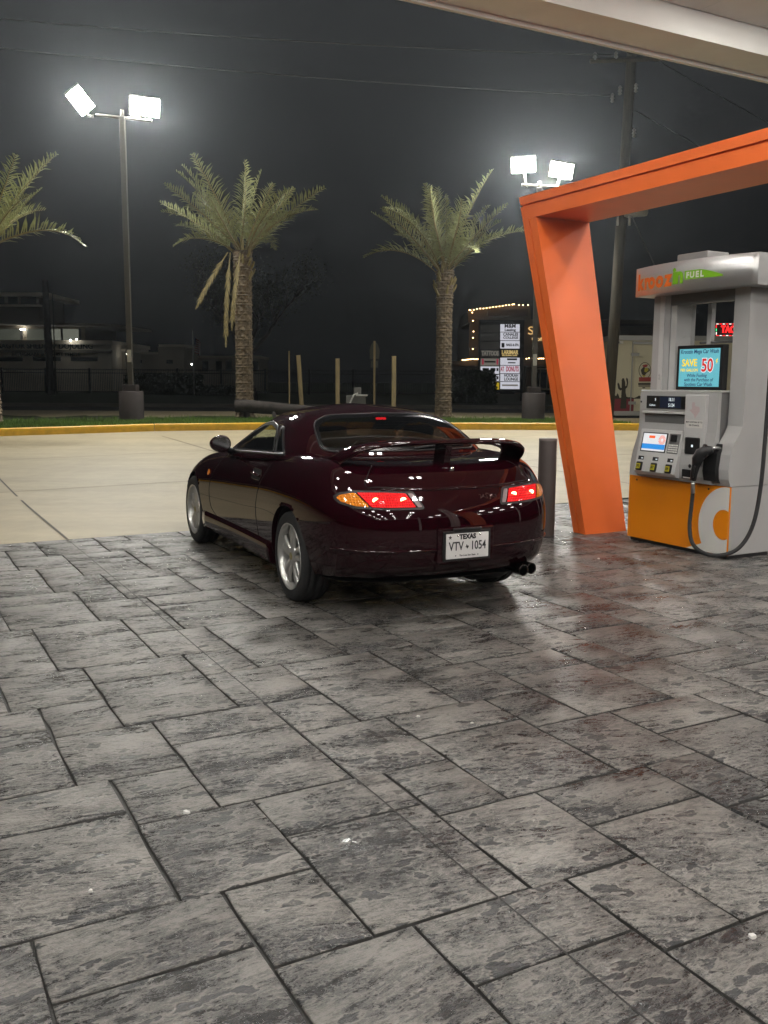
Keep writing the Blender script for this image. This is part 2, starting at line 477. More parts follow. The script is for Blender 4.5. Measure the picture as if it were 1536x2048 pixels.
# lot sheet as strips between the paving edge and beyond the kerb line
def edge_y(x): return (VB + .002 + x * SY_) / CY_
for xa, xb in zip(xs, xs[1:]):
    col = []
    for x in (xa, xb):
        y0 = edge_y(x); n = 14
        col.append([(x, y0 + (28.5 - y0) * (i / n) ** 1.3, 0) for i in range(n + 1)])
    for c in col:
        for i, p in enumerate(c): c[i] = (p[0], p[1], lot_z(p[1]) - .002)
    for i in range(14):
        mb.add([col[0][i], col[1][i], col[1][i + 1], col[0][i + 1]], [(0, 1, 2, 3)])
lot = tag(mb.build('concrete_lot', M['lot']), kind='structure')
# tooled slab joints in the lot
def lot_line(a, b, w=.012, n=24):
    mb = MB()
    a, b = Vector(a), Vector(b); t = (b - a).normalized(); nn = Vector((-t.y, t.x)) * w
    for i in range(n):
        p, q = a + (b - a) * (i / n), a + (b - a) * ((i + 1) / n)
        mb.add([(p.x - nn.x, p.y - nn.y, lot_z(p.y) + .003), (q.x - nn.x, q.y - nn.y, lot_z(q.y) + .003), (q.x + nn.x, q.y + nn.y, lot_z(q.y) + .003), (p.x + nn.x, p.y + nn.y, lot_z(p.y) + .003)], [(0, 1, 2, 3)])
    return mb.build('slab_joint', M['lotjoint'], lot, fix=False)
def w2(u, v): p = W(u, v); return (p.x, p.y)
for u0 in (-6.2, -2.4, 1.452, 5.3, 9.1):
    lot_line(w2(u0, VB), w2(u0, VB + 11))
for v0 in (12.6, 16.4):
    lot_line(w2(-10, v0), w2(14, v0))

# --- kerb: one cast length between each pair of joints
KP = []
for (xa, ya), (xb, yb) in zip(KERB, KERB[1:]):
    n = max(1, int(math.hypot(xb - xa, yb - ya) / 1.5))
    for i in range(n): KP.append((xa + (xb - xa) * i / n, ya + (yb - ya) * i / n))
KP.append(KERB[-1])
kerb = empty('kerb', (0, 0, 0)); tag(kerb, kind='structure')
def kerb_piece(pts, nose=False):
    mb = MB(); prof = [(0, -.06), (.012, .10), (.03, .145), (.055, .16), (.15, .16), (.16, -.06)]
    rows = []
    for i, (x, y) in enumerate(pts):
        q0 = pts[max(i - 1, 0)]; q1 = pts[min(i + 1, len(pts) - 1)]
        t = Vector((q1[0] - q0[0], q1[1] - q0[1])).normalized(); nrm = Vector((-t.y, t.x))
        hs = 1.0
        if nose: hs = [1, 1, .55, .12][min(3, max(0, i - (len(pts) - 4)))] if i >= len(pts) - 4 else 1
        rows.append([(x + nrm.x * a, y + nrm.y * a, lot_z(y) + (b_ * hs if b_ > 0 else b_)) for a, b_ in prof])
    n = len(prof)
    for ra, rb in zip(rows, rows[1:]):
        mb.add(ra + rb, [(i, i + 1, n + i + 1, n + i) for i in range(n - 1)])
    mb.add(rows[0], [list(range(n))]); mb.add(rows[-1], [list(range(n))])
    return mb.build('kerb_length', M['kerb'], kerb)
for i in range(0, len(KP) - 1, 2):
    a, b_ = Vector(KP[i]), Vector(KP[min(i + 2, len(KP) - 1)]); mid = Vector(KP[min(i + 1, len(KP) - 1)])
    last = i + 2 >= len(KP) - 1
    pts = []
    for p, q in ((a, mid), (mid, b_)):
        for k in range(3): pts.append(tuple(p + (q - p) * (k / 3)))
    pts.append(tuple(b_))
    d = (Vector(pts[1]) - Vector(pts[0])).normalized() * .006
    pts[0] = (pts[0][0] + d.x, pts[0][1] + d.y)
    kerb_piece(pts, last)

# --- verge, road and far side
def verge_z(x, y, yk):
    return min(.45, lot_z(yk) + .12 + (y - yk) * .06)
def kerb_y(x):
    for (xa, ya), (xb, yb) in zip(KERB, KERB[1:]):
        if xa <= x <= xb: return ya + (yb - ya) * (x - xa) / (xb - xa)
    return KERB[-1][1]
mb = MB()
xv = [-34 + .8 * i for i in range(50)] + [5.95]
for xa, xb in zip(xv, xv[1:]):
    r_ = []
    for x in (xa, xb):
        yk = kerb_y(x) + .14
        r_.append([(x, yk + (27.6 - yk) * k, verge_z(x, yk + (27.6 - yk) * k, yk) + .02 * math.sin(x * 2.1 + k * 7)) for k in (0, .1, .25, .5, .75, 1)])
    for i in range(5): mb.add([r_[0][i], r_[1][i], r_[1][i + 1], r_[0][i + 1]], [(0, 1, 2, 3)], 0, True)
tag(mb.build('verge', M['soil']), kind='structure')
mb = MB()
mb.add([(-120, 27.6, .40), (120, 27.6, .40), (120, 37, .40), (-120, 37, .40)], [(0, 1, 2, 3)])
tag(mb.build('road', M['road']), kind='structure')
mb = MB()
mb.box(-120, 5.9, 27.45, 27.7, .2, .475)
mb.box(-120, 120, 37, 37.2, .2, .54)
tag(mb.build('road_gutter', M['sidewalk']), kind='structure')
mb = MB()
mb.add([(-160, 37.2, .50), (160, 37.2, .50), (220, 400, .55), (-220, 400, .55)], [(0, 1, 2, 3)])
tag(mb.build('far_lawn', M['soil']), kind='structure')
# grass blades on the verge (one mass)
gv, gf = [], []
rg = random.Random(3)
cnt = 0
while cnt < 46000:
    x = rg.uniform(-11, 5.9); yk = kerb_y(x) + .16
    y = yk + abs(rg.gauss(0, 1)) * 1.7
    if y > 27.4: continue
    z = verge_z(x, y, yk) - .01
    h = rg.uniform(.04, .10) * (1.35 if y < yk + .25 else 1); a = rg.uniform(0, 6.28); w = .009
    lx, ly = rg.uniform(-.04, .04), rg.uniform(-.04, .04)
    b0 = len(gv)
    gv += [(x - w * math.cos(a), y - w * math.sin(a), z), (x + w * math.cos(a), y + w * math.sin(a), z), (x + lx, y + ly, z + h)]
    gf.append((b0, b0 + 1, b0 + 2)); cnt += 1
me = bpy.data.meshes.new('grass'); me.from_pydata(gv, [], gf); me.materials.append(M['grass']); me.update()
tag(link('grass', me), 'short green grass on the verge behind the yellow kerb', 'grass', kind='stuff')
# ================================================================ fuel canopy overhead
M['soffit'] = mat('canopy_soffit', (.78, .77, .73), .5, var=.04, vscale=2)
M['fascia'] = mat('canopy_fascia', (.84, .83, .79), .5, var=.05, vscale=2)
M['lamp_white'] = emitter('led_lens', (1.0, .97, .92), CANOPY_LIGHT)
ZC, VE = 5.0, 8.05
CU0, CU1, CV0 = -4.6, 16.5, -13.0
can = empty('fuel_canopy', W(6.2, 0, 0), YAW, 'wide cream canopy roof overhead with its stepped edge at the top right', 'canopy')
def cl(u, v, z): return (u - 6.2, v, z)
# soffit boards running along the canopy
nb = 22
for i in range(nb):
    a = CU0 + .55 + (CU1 - CU0 - 1.1) * i / nb; b_ = CU0 + .55 + (CU1 - CU0 - 1.1) * (i + 1) / nb
    mb = MB(); mb.box(a - 6.2 + .003, b_ - 6.2 - .003, CV0 + .55, VE - .52, ZC + .27, ZC + .30)
    mb.build('soffit_panel', M['soffit'], can)
mb = MB(); mb.box(CU0 - 6.2, CU1 - 6.2, CV0, VE, ZC + .302, ZC + .42)
mb.build('deck', M['fascia'], can)
mb = MB()
for (u0, u1, v0, v1) in ((CU0, CU1, VE - .50, VE), (CU0, CU1, CV0, CV0 + .5), (CU0, CU0 + .5, CV0 + .502, VE - .502), (CU1 - .5, CU1, CV0 + .502, VE - .502)):
    mb.box(u0 - 6.2, u1 - 6.2, v0, v1, ZC, ZC + .30)
mb.build('edge_beam', M['fascia'], can)
mb = MB()
for (u0, u1, v0, v1) in ((CU0 - .03, CU1 + .03, VE + .002, VE + .05), (CU0 - .05, CU0 - .002, CV0, VE), (CU1 + .002, CU1 + .05, CV0, VE), (CU0 - .03, CU1 + .03, CV0 - .05, CV0 - .002)):
    mb.box(u0 - 6.2, u1 - 6.2, v0, v1, ZC - .045, ZC + .95)
mb.build('fascia_board', M['fascia'], can)
for u_, v_ in ((6.15, -2.2), (6.15, -10.4), (14.6, 4.6), (14.6, -4)):
    mb = MB(); mb.box(u_ - 6.35, u_ - 6.05, v_ - .15, v_ + .15, 0, ZC + .28)
    mb.build('column', M['soffit'], can)
me_h = MB(); me_h.box(-.24, .24, -.24, .24, -.035, 0, b=.008)
fix_h = None
for u_ in (-3.1, -.6, 1.9, 4.4, 8.0, 10.6, 13.2):
    for v_ in (6.35, 3.85, 1.35, -1.15, -3.65, -6.15, -8.65, -11.15):
        lx, ly, lz = cl(u_, v_, ZC + .268)
        if fix_h is None:
            h_ = me_h.build('light_fixture', M['white'], can, (lx, ly, lz)); fix_h = h_.data
            q = MB(); q.box(-.055, .055, -.055, .055, -.044, -.036); fix_l = None
            for ax in (-.13, .13):
                for ay in (-.13, .13):
                    if fix_l is None: fix_l = q.build('lens', M['lamp_white'], h_, (ax, ay, 0)).data
                    else: link('lens', fix_l, h_, (ax, ay, 0))
        else:
            h_ = link('light_fixture', fix_h, can, (lx, ly, lz))
            for ax in (-.13, .13):
                for ay in (-.13, .13): link('lens', fix_l, h_, (ax, ay, 0))
# ================================================================ the coupe
CARX, CARY, CARYAW = 0.110, 6.3505, R(25.6)
M['paint'] = mat('maroon_black_paint', (.0145, .0008, .0030), .5, metal=0, coat=1.0, spec=.0, coat_rough=.025)
M['frit'] = mat('black_glass_border', (.004, .004, .005), .25, spec=.3)
M['seal'] = mat('window_seal', (.012, .012, .013), .3)
M['seam'] = mat('panel_gap', (.003, .003, .003), .8)
M['glass_side'] = glass('tinted_glass', (.80, .85, .78))
M['glass_rear'] = glass('dark_tinted_glass', (.07, .05, .05))
M['red_lens'] = mat('red_lamp_lens', (.25, .002, .003), .35, spec=.2, coat=.15, emit=(1.0, .008, .012), estr=.72)
M['amber_lens'] = mat('amber_lamp_lens', (.62, .20, .01), .12, coat=1, emit=(1.0, .22, .01), estr=.22)
M['clear_lens'] = mat('clear_lamp_lens', (.30, .24, .24), .1, coat=1)
for _n in ('red_lens', 'amber_lens'):
    # prismatic optics moulded into the lens
    _t = M[_n].node_tree; _b = _t.nodes['Principled BSDF']; _c = _t.nodes.new('ShaderNodeTexCoord')
    _h = []
    for _d in ('X', 'Z'):
        _w = _t.nodes.new('ShaderNodeTexWave'); _w.bands_direction = _d; _w.inputs['Scale'].default_value = 22; _t.links.new(_c.outputs['Object'], _w.inputs['Vector']); _h.append(_w.outputs['Fac'])
    _m = _t.nodes.new('ShaderNodeMath'); _m.operation = 'ADD'; _t.links.new(_h[0], _m.inputs[0]); _t.links.new(_h[1], _m.inputs[1])
    _p = _t.nodes.new('ShaderNodeBump'); _p.inputs['Strength'].default_value = .6; _p.inputs['Distance'].default_value = .004
    _t.links.new(_m.outputs[0], _p.inputs['Height']); _t.links.new(_p.outputs['Normal'], _b.inputs['Normal'])
    _r2 = _t.nodes.new('ShaderNodeMapRange'); _r2.inputs['From Max'].default_value = 2.0; _e2 = _b.inputs['Emission Strength'].default_value
    _r2.inputs['To Min'].default_value = _e2 * .62; _r2.inputs['To Max'].default_value = _e2 * 1.15
    _t.links.new(_m.outputs[0], _r2.inputs['Value']); _t.links.new(_r2.outputs['Result'], _b.inputs['Emission Strength'])
M['bulb_red'] = emitter('lit_brake_bulb', (1.0, .16, .07), 22.0)
M['alloy'] = mat('silver_alloy', (.72, .71, .68), .32, metal=.78, coat=.4, var=.06, vscale=20)
M['darkchrome'] = mat('sooty_chrome', (.10, .095, .09), .25, metal=1.0)
M['interior'] = mat('cabin_fabric', (.035, .032, .032), .85, var=.3, vscale=30)
M['plate_white'] = mat('plate_white', (.80, .78, .76), .4)

def bspline(P, closed_pad, n):
    """uniform cubic B-spline through a padded control row"""
    out = []
    K = len(P)
    Q = [closed_pad[0](P)] + list(P) + [closed_pad[1](P)]
    for s in range(K - 1):
        for i in range(n):
            t = i / n
            b = ((1 - t) ** 3 / 6, (3 * t ** 3 - 6 * t * t + 4) / 6, (-3 * t ** 3 + 3 * t * t + 3 * t + 1) / 6, t ** 3 / 6)
            out.append(Q[s] * b[0] + Q[s + 1] * b[1] + Q[s + 2] * b[2] + Q[s + 3] * b[3])
    out.append((Q[-3] + Q[-2] * 4 + Q[-1]) / 6)
    return out
mirx = lambda v: Vector((-v.x, v.y, v.z))
PAD_MIR = (lambda P: mirx(P[1]), lambda P: mirx(P[-2]))
PAD_LIN = (lambda P: P[0] * 2 - P[1], lambda P: P[-1] * 2 - P[-2])
def net_surface(net, nc, nr):
    """net[column][row]; returns grid[column][row] of the half body (x >= 0)"""
    cols = [bspline([Vector(p) for p in c], PAD_LIN, nr) for c in net]
    rows = list(zip(*cols))
    grid_r = [bspline(list(r), PAD_MIR, nc) for r in rows]
    return list(zip(*grid_r))

def side(y, w, zs, y9=None, x9=.54, z0=.20, dy=0):
    k = zs / .93
    return [(w - .045, y, z0), (w - .012, y, z0 + .10), (w + .002, y, .43 * k), (w + .006, y, .55 * k), (w, y, .67 * k), (w - .028, y, .79 * k), (w - .080, y, zs - .035), (w - .145, y + dy, zs + .012), (w - .235, y + dy * 1.6, zs + .02), (x9, y if y9 is None else y9, zs + .02)]
def rearc(x, yo, sc, r7, r8, r9):
    return [(x * .97, -.79 + yo, .270), (x, -.858 + yo, .315), (x * 1.02, -.892 + yo, .43), (x * 1.03, -.892 + yo, .56), (x * 1.03, -.878 + yo, .68), (x * 1.01, -.806 + yo * 1.05, .79), (x * .97, -.738 + yo * 1.1, .895), r7, r8, r9]
NET = [
    rearc(0.0, 0, 1, (0, -.61, .945), (0, -.30, .958), (0, .02, .962)),
    rearc(.25, .008, 1, (.25, -.60, .945), (.24, -.29, .958), (.2, .02, .962)),
    rearc(.46, .035, 1, (.44, -.575, .946), (.42, -.27, .959), (.36, .03, .962)),
    rearc(.63, .095, 1, (.57, -.525, .95), (.52, -.23, .961), (.45, .07, .961)),
    [(.735, -.60, .27), (.765, -.635, .32), (.79, -.655, .43), (.802, -.655, .56), (.80, -.645, .68), (.782, -.595, .79), (.745, -.525, .90), (.675, -.42, .957), (.595, -.20, .963), (.50, .15, .958)],
    [(.795, -.38, .25), (.83, -.38, .33), (.852, -.375, .44), (.862, -.37, .55), (.858, -.36, .68), (.835, -.345, .80), (.785, -.32, .915), (.715, -.26, .963), (.63, -.06, .963), (.53, .22, .955)],
    side(0.0, .862, .955, .30, .55, .22, dy=.06),
    side(.35, .852, .946, .48, .56),
    side(.75, .840, .925, .78, .57),
    side(1.2, .838, .893, 1.2, .57),
    side(1.7, .842, .862, 1.62, .56),
    side(2.15, .852, .822, 1.78, .52),
    side(2.5, .858, .772, 1.86, .46),
    [(.77, 2.86, .18), (.81, 2.86, .27), (.825, 2.85, .36), (.828, 2.84, .45), (.82, 2.82, .54), (.795, 2.78, .62), (.745, 2.70, .695), (.67, 2.55, .755), (.56, 2.25, .82), (.40, 1.92, .87)],
    [(.66, 3.10, .17), (.70, 3.12, .25), (.715, 3.13, .33), (.72, 3.12, .42), (.71, 3.09, .50), (.69, 3.03, .57), (.64, 2.93, .64), (.56, 2.70, .72), (.44, 2.32, .81), (.30, 1.95, .875)],
    [(.40, 3.28, .17), (.42, 3.31, .25), (.43, 3.32, .33), (.43, 3.31, .42), (.42, 3.27, .50), (.41, 3.19, .565), (.38, 3.05, .635), (.33, 2.78, .715), (.25, 2.36, .81), (.16, 1.97, .875)],
    [(0, 3.34, .17), (0, 3.375, .25), (0, 3.385, .33), (0, 3.375, .42), (0, 3.33, .50), (0, 3.24, .565), (0, 3.09, .635), (0, 2.81, .715), (0, 2.38, .81), (0, 1.98, .875)],
]
G = [
    [(0, -.20, .93), (0, -.16, .958), (0, -.07, 1.025), (0, .10, 1.118), (0, .31, 1.208), (0, .48, 1.250), (0, .62, 1.268)],
    [(.24, -.19, .93), (.24, -.15, .958), (.235, -.06, 1.025), (.225, .11, 1.118), (.20, .32, 1.207), (.14, .49, 1.249), (0, .64, 1.269)],
    [(.47, -.15, .93), (.46, -.11, .957), (.45, -.02, 1.022), (.425, .15, 1.112), (.37, .35, 1.200), (.23, .52, 1.247), (0, .66, 1.270)],
    [(.69, -.05, .93), (.68, -.01, .955), (.65, .08, 1.028), (.60, .24, 1.12), (.515, .42, 1.196), (.29, .58, 1.249), (0, .69, 1.271)],
    [(.775, .17, .92), (.765, .19, .948), (.71, .26, 1.038), (.640, .38, 1.135), (.55, .51, 1.206), (.29, .65, 1.253), (0, .74, 1.272)],
    [(.79, .54, .90), (.778, .55, .93), (.722, .57, 1.030), (.645, .62, 1.135), (.545, .70, 1.217), (.28, .76, 1.257), (0, .80, 1.273)],
    [(.79, .95, .87), (.778, .95, .905), (.718, .95, 1.018), (.638, .93, 1.132), (.535, .90, 1.215), (.275, .88, 1.255), (0, .87, 1.272)],
    [(.785, 1.37, .85), (.772, 1.35, .885), (.708, 1.23, .998), (.622, 1.09, 1.115), (.525, .98, 1.205), (.27, .94, 1.250), (0, .93, 1.269)],
    [(.765, 1.76, .83), (.75, 1.72, .868), (.682, 1.46, .99), (.60, 1.22, 1.10), (.51, 1.04, 1.192), (.26, .99, 1.243), (0, .98, 1.263)],
    [(.60, 1.95, .85), (.585, 1.91, .885), (.53, 1.62, 1.0), (.48, 1.35, 1.105), (.43, 1.12, 1.195), (.23, 1.03, 1.242), (0, 1.01, 1.262)],
    [(.31, 2.05, .86), (.30, 2.01, .895), (.275, 1.71, 1.012), (.25, 1.43, 1.118), (.225, 1.18, 1.205), (.12, 1.06, 1.245), (0, 1.03, 1.261)],
    [(0, 2.08, .865), (0, 2.04, .90), (0, 1.74, 1.02), (0, 1.46, 1.125), (0, 1.21, 1.21), (0, 1.08, 1.248), (0, 1.04, 1.261)],
]
def grid_to_mesh(grid, cut=None):
    """mirrored to both sides; cut(center)->True removes the face"""
    nc, nr = len(grid), len(grid[0])
    v, f = [], []
    for sgn in (1, -1):
        b0 = len(v)
        for c in grid:
            for p in c: v.append(Vector((p.x * sgn, p.y, p.z)))
        for i in range(nc - 1):
            for j in range(nr - 1):
                q = (b0 + i * nr + j, b0 + i * nr + j + 1, b0 + (i + 1) * nr + j + 1, b0 + (i + 1) * nr + j)
                ce = (v[q[0]] + v[q[1]] + v[q[2]] + v[q[3]]) / 4
                if cut and cut(ce): continue
                f.append(q if sgn > 0 else q[::-1])
    return v, f
hull = net_surface(NET, 12, 8)
roof = net_surface(G, 12, 8)
ARCH_R = .338
ARCHES = [(0.0, .300), (2.5, .300)]
def snap_arch(grid):
    out = []
    for c in grid:
        cc = []
        for p in c:
            p = p.copy()
            if p.x > .55:
                for ay, az in ARCHES:
                    d = math.hypot(p.y - ay, p.z - az)
                    if d < ARCH_R + .013 and d > ARCH_R - .022 and d > 0:
                        p.y = ay + (p.y - ay) * ARCH_R / d; p.z = az + (p.z - az) * ARCH_R / d
            cc.append(p)
        out.append(cc)
    return out
bv, bf = grid_to_mesh(hull); BV_HULL = BVHTree.FromPolygons(bv, bf)
gv_, gf_ = grid_to_mesh(roof); BV_ROOF = BVHTree.FromPolygons(gv_, gf_)
gv2 = bv + gv_; gf2 = bf + [tuple(i + len(bv) for i in q) for q in gf_]
BV_ALL = BVHTree.FromPolygons(gv2, gf2)
hull = snap_arch(hull)
def in_arch(p):
    return abs(p.x) > .55 and any(math.hypot(p.y - ay, p.z - az) < ARCH_R - .0015 for ay, az in ARCHES)
def inpoly(p, poly):
    x, y = p; ins = False; n = len(poly)
    for i in range(n):
        x1, y1 = poly[i]; x2, y2 = poly[(i + 1) % n]
        if (y1 > y) != (y2 > y) and x < (x2 - x1) * (y - y1) / (y2 - y1) + x1: ins = not ins
    return ins
def smooth_poly(pts, n=6):
    """closed Catmull-Rom through the corners, corner weight kept by doubled points"""
    out = []; K = len(pts)
    for i in range(K):
        p0, p1, p2, p3 = (Vector(pts[(i + k - 1) % K]) for k in range(4))
        for s in range(n):
            t = s / n
            out.append(tuple(.5 * ((2 * p1) + (p2 - p0) * t + (2 * p0 - 5 * p1 + 4 * p2 - p3) * t * t + (3 * p1 - p0 - 3 * p2 + p3) * t ** 3)))
    return out
def subdiv_poly(pts, step=.03):
    out = []
    for a, b in zip(pts, list(pts[1:]) + [pts[0]]):
        n = max(1, int(math.dist(a, b) / step))
        for i in range(n): out.append((a[0] + (b[0] - a[0]) * i / n, a[1] + (b[1] - a[1]) * i / n))
    return out
def round_poly(pts, r=.03, n=4, step=.03):
    out = []; K = len(pts)
    for i in range(K):
        p = Vector(pts[i]); a = Vector(pts[i - 1]); b = Vector(pts[(i + 1) % K])
        da, db = (a - p), (b - p)
        ra = min(r, da.length * .45); rb = min(r, db.length * .45)
        s, e = p + da.normalized() * ra, p + db.normalized() * rb
        for k in range(n + 1):
            t = k / n; out.append(tuple(s * (1 - t) ** 2 + p * 2 * t * (1 - t) + e * t * t))
    return subdiv_poly(out, step)
def inset_poly(pts, d):
    K = len(pts); out = []
    area = sum(pts[i][0] * pts[(i + 1) % K][1] - pts[(i + 1) % K][0] * pts[i][1] for i in range(K))
    sg = 1 if area > 0 else -1
    for i in range(K):
        t = (Vector(pts[(i + 1) % K]) - Vector(pts[i - 1])).normalized()
        n_ = Vector((-t.y, t.x)) * sg
        out.append((pts[i][0] + n_.x * d, pts[i][1] + n_.y * d))
    return out
def shoot(bvh, a, b, mode):
    """project a 2-D point on the body: 'L'/'R' side (y,z), 'B' rear (x,z), 'F' front (x,z), 'T' top (x,y)"""
    if mode == 'L': o, d = Vector((-3, a, b)), Vector((1, 0, 0))
    elif mode == 'R': o, d = Vector((3, a, b)), Vector((-1, 0, 0))
    elif mode == 'B': o, d = Vector((a, -4, b)), Vector((0, 1, 0))
    elif mode == 'F': o, d = Vector((a, 6, b)), Vector((0, -1, 0))
    else: o, d = Vector((a, b, 4)), Vector((0, 0, -1))
    h, n_, i, dist = bvh.ray_cast(o, d)
    if h is None: return None, None
    if n_.dot(d) > 0: n_ = -n_
    return h, n_
def patch(bvh, poly, mode, off, mb, mi=0, step=.03):
    xs_ = [p[0] for p in poly]; ys_ = [p[1] for p in poly]
    ins = inset_poly(poly, step * .45)
    pts = [Vector(p) for p in poly]; nb_ = len(pts)
    x = min(xs_) + step / 2
    while x < max(xs_):
        y = min(ys_) + step / 2
        while y < max(ys_):
            if inpoly((x, y), ins): pts.append(Vector((x, y)))
            y += step
        x += step
    r = delaunay_2d_cdt(pts, [], [list(range(nb_))], 1, 1e-6)
    vv = []; bad = set()
    for i, p in enumerate(r[0]):
        h, n_ = shoot(bvh, p.x, p.y, mode)
        if h is None: bad.add(i); vv.append((0, 0, 0))
        else: vv.append(h + n_ * off)
    ok = [list(f) for f in r[2] if not any(i in bad for i in f)]
    nn = [shoot(bvh, p.x, p.y, mode)[1] for p in r[0]]
    for f in ok:
        a, b, c = (Vector(vv[i]) for i in f[:3])
        if (b - a).cross(c - a).dot(nn[f[0]]) < 0: f.reverse()
    mb.add(vv, ok, mi, True)
def ring(bvh, poly, d, mode, off, mb, mi=0):
    a = poly; b = inset_poly(poly, d / 2); c = inset_poly(poly, d)
    rows = []
    for P_ in (a, b, c):
        rows.append([(lambda hn: hn[0] + hn[1] * off if hn[0] else None)(shoot(bvh, p[0], p[1], mode)) for p in P_])
    n = len(a)
    for ra, rb in zip(rows, rows[1:]):
        for i in range(n):
            q = [ra[i], ra[(i + 1) % n], rb[(i + 1) % n], rb[i]]
            if all(x is not None for x in q): mb.add(q, [(0, 1, 2, 3)], mi, True)
def line(bvh, pts, mode, rad, mb, off=0.0, step=.03, mi=0, n=6):
    P_ = []
    for a, b in zip(pts, pts[1:]):
        k = max(1, int(math.dist(a, b) / step))
        for i in range(k): P_.append((a[0] + (b[0] - a[0]) * i / k, a[1] + (b[1] - a[1]) * i / k))
    P_.append(pts[-1])
    path = []
    for p in P_:
        h, n_ = shoot(bvh, p[0], p[1], mode)
        if h is not None: path.append(h + n_ * off)
    if len(path) > 1: mb.tube(path, rad, n, mi)
def curve2(pts, n=6):
    out = []; K = len(pts)
    for i in range(K - 1):
        p0, p1, p2, p3 = (Vector(pts[min(max(i + k - 1, 0), K - 1)]) for k in range(4))
        for s in range(n):
            t = s / n
            out.append(tuple(.5 * ((2 * p1) + (p2 - p0) * t + (2 * p0 - 5 * p1 + 4 * p2 - p3) * t * t + (3 * p1 - p0 - 3 * p2 + p3) * t ** 3)))
    out.append(tuple(pts[-1])); return out
# window outlines
DOORW = round_poly([(1.64, .885), (.475, .937), (.665, 1.108), (.86, 1.138), (1.08, 1.118), (1.34, 1.045)], .06)
QUARW = round_poly([(.445, .940), (.285, .948), (.56, 1.112), (.635, 1.114)], .022)
REARW = round_poly([(-.60, .978), (.60, .978), (.585, 1.06), (.535, 1.155), (.40, 1.200), (0, 1.212), (-.40, 1.200), (-.535, 1.155), (-.585, 1.06)], .07)
WINDW = round_poly([(-.60, .935), (.60, .935), (.47, 1.165), (.3, 1.195), (0, 1.205), (-.3, 1.195), (-.47, 1.165)], .05)
CUTS = [(inset_poly(DOORW, .010), 'S'), (inset_poly(QUARW, .008), 'S'), (inset_poly(REARW, .012), 'B'), (inset_poly(WINDW, .018), 'F')]
def cut_roof(p):
    for poly, m_ in CUTS:
        if m_ == 'S' and abs(p.x) > .5 and inpoly((p.y, p.z), poly): return True
        if m_ == 'B' and p.y < .5 and inpoly((p.x, p.z), poly) and abs(p.x) < .62: return True
        if m_ == 'F' and p.y > 1.0 and inpoly((p.x, p.z), poly): return True
    return False

car = empty('parked_car', (CARX, CARY, 0), CARYAW, 'dark maroon two-door coupe with rear wing, brake lights lit, seen from behind', 'car')
car.scale = (.962, 1, 1)
v, f = grid_to_mesh(hull, in_arch)
mb = MB(); mb.add(v, f, 0, True)
# rolled arch lips and closing underside
for ay, az in ARCHES:
    for sg in (1, -1):
        pr = []
        for k in range(41):
            q = R(-14) + R(208) * k / 40
            y, z = ay + ARCH_R * math.cos(q), az + ARCH_R * math.sin(q)
            h, n_ = shoot(BV_HULL, y, z, 'R' if sg > 0 else 'L')
            if h is None: continue
            pr.append((h, Vector((h.x - sg * .035, ay + (ARCH_R - .004) * math.cos(q), az + (ARCH_R - .004) * math.sin(q))), Vector((sg * .50, ay + (ARCH_R + .02) * math.cos(q), az + (ARCH_R + .02) * math.sin(q)))))
        for a, b in zip(pr, pr[1:]):
            mb.add([a[0], b[0], b[1], a[1]], [(0, 1, 2, 3)], 0, True)
            mb.add([a[1], b[1], b[2], a[2]], [(0, 1, 2, 3)], 1, True)
for poly, z in (([(.72, -.58), (.78, -.34), (.5, -.34), (.5, .36), (.80, .36), (.79, 2.14), (.5, 2.14), (.5, 2.86), (.74, 2.86), (.62, 3.08), (.38, 3.26), (0, 3.32), (0, -.77), (.45, -.75)], .24),):
    for sg in (1, -1):
        mb.add([(x * sg, y, z) for x, y in poly], [list(range(len(poly)))], 1)
for ay, az in ARCHES:
    for sg in (1, -1):
        mb.add([(sg * .5, ay - .36, .2), (sg * .5, ay + .36, .2), (sg * .5, ay + .36, .72), (sg * .5, ay - .36, .72)], [(0, 1, 2, 3)], 1)
body = mb.build('body', [M['paint'], M['dark']], car, fix=True)
v, f = grid_to_mesh(roof, cut_roof)
mb = MB(); mb.add(v, f, 0, True); mb.build('roof', M['paint'], car)
# glazing
for mode in 'LR':
    mb = MB(); patch(BV_ROOF, inset_poly(DOORW, .018), mode, .002, mb); g = mb.build('door_window', M['glass_side'], car, fix=False)
    mb = MB(); ring(BV_ROOF, DOORW, .020, mode, .0035, mb); line(BV_ROOF, DOORW + DOORW[:1], mode, .006, mb, .003); mb.build('frame', M['seal'], g)
    mb = MB(); patch(BV_ROOF, inset_poly(QUARW, .012), mode, .002, mb, step=.02); g = mb.build('quarter_window', M['glass_rear'], car, fix=False)
    mb = MB(); ring(BV_ROOF, QUARW, .016, mode, .0035, mb); line(BV_ROOF, QUARW + QUARW[:1], mode, .006, mb, .003); mb.build('frame', M['seal'], g)
    # belt moulding
    mb = MB(); line(BV_ALL, [(1.70, .880), (1.2, .902), (.7, .925), (.28, .942)], mode, .008, mb, .002); mb.build('belt_moulding', M['black'], car)
mb = MB(); patch(BV_ROOF, inset_poly(REARW, .020), 'B', .002, mb); rw = mb.build('rear_window', M['glass_rear'], car, fix=False)
mb = MB(); ring(BV_ROOF, REARW, .022, 'B', .003, mb); mb.build('black_border', M['frit'], rw)
mb = MB(); line(BV_ROOF, REARW + REARW[:1], 'B', .0055, mb, .003); mb.build('seal', M['seal'], rw)
mb = MB()
M['wire'] = mat('defroster_wire', (.16, .05, .03), .4, metal=.4)
for i in range(11):
    z = 1.005 + .0155 * i
    hw = .50 - max(0, z - 1.08) * .75
    line(BV_ROOF, [(-hw, z), (hw, z)], 'B', .0012, mb, -.004, n=3)
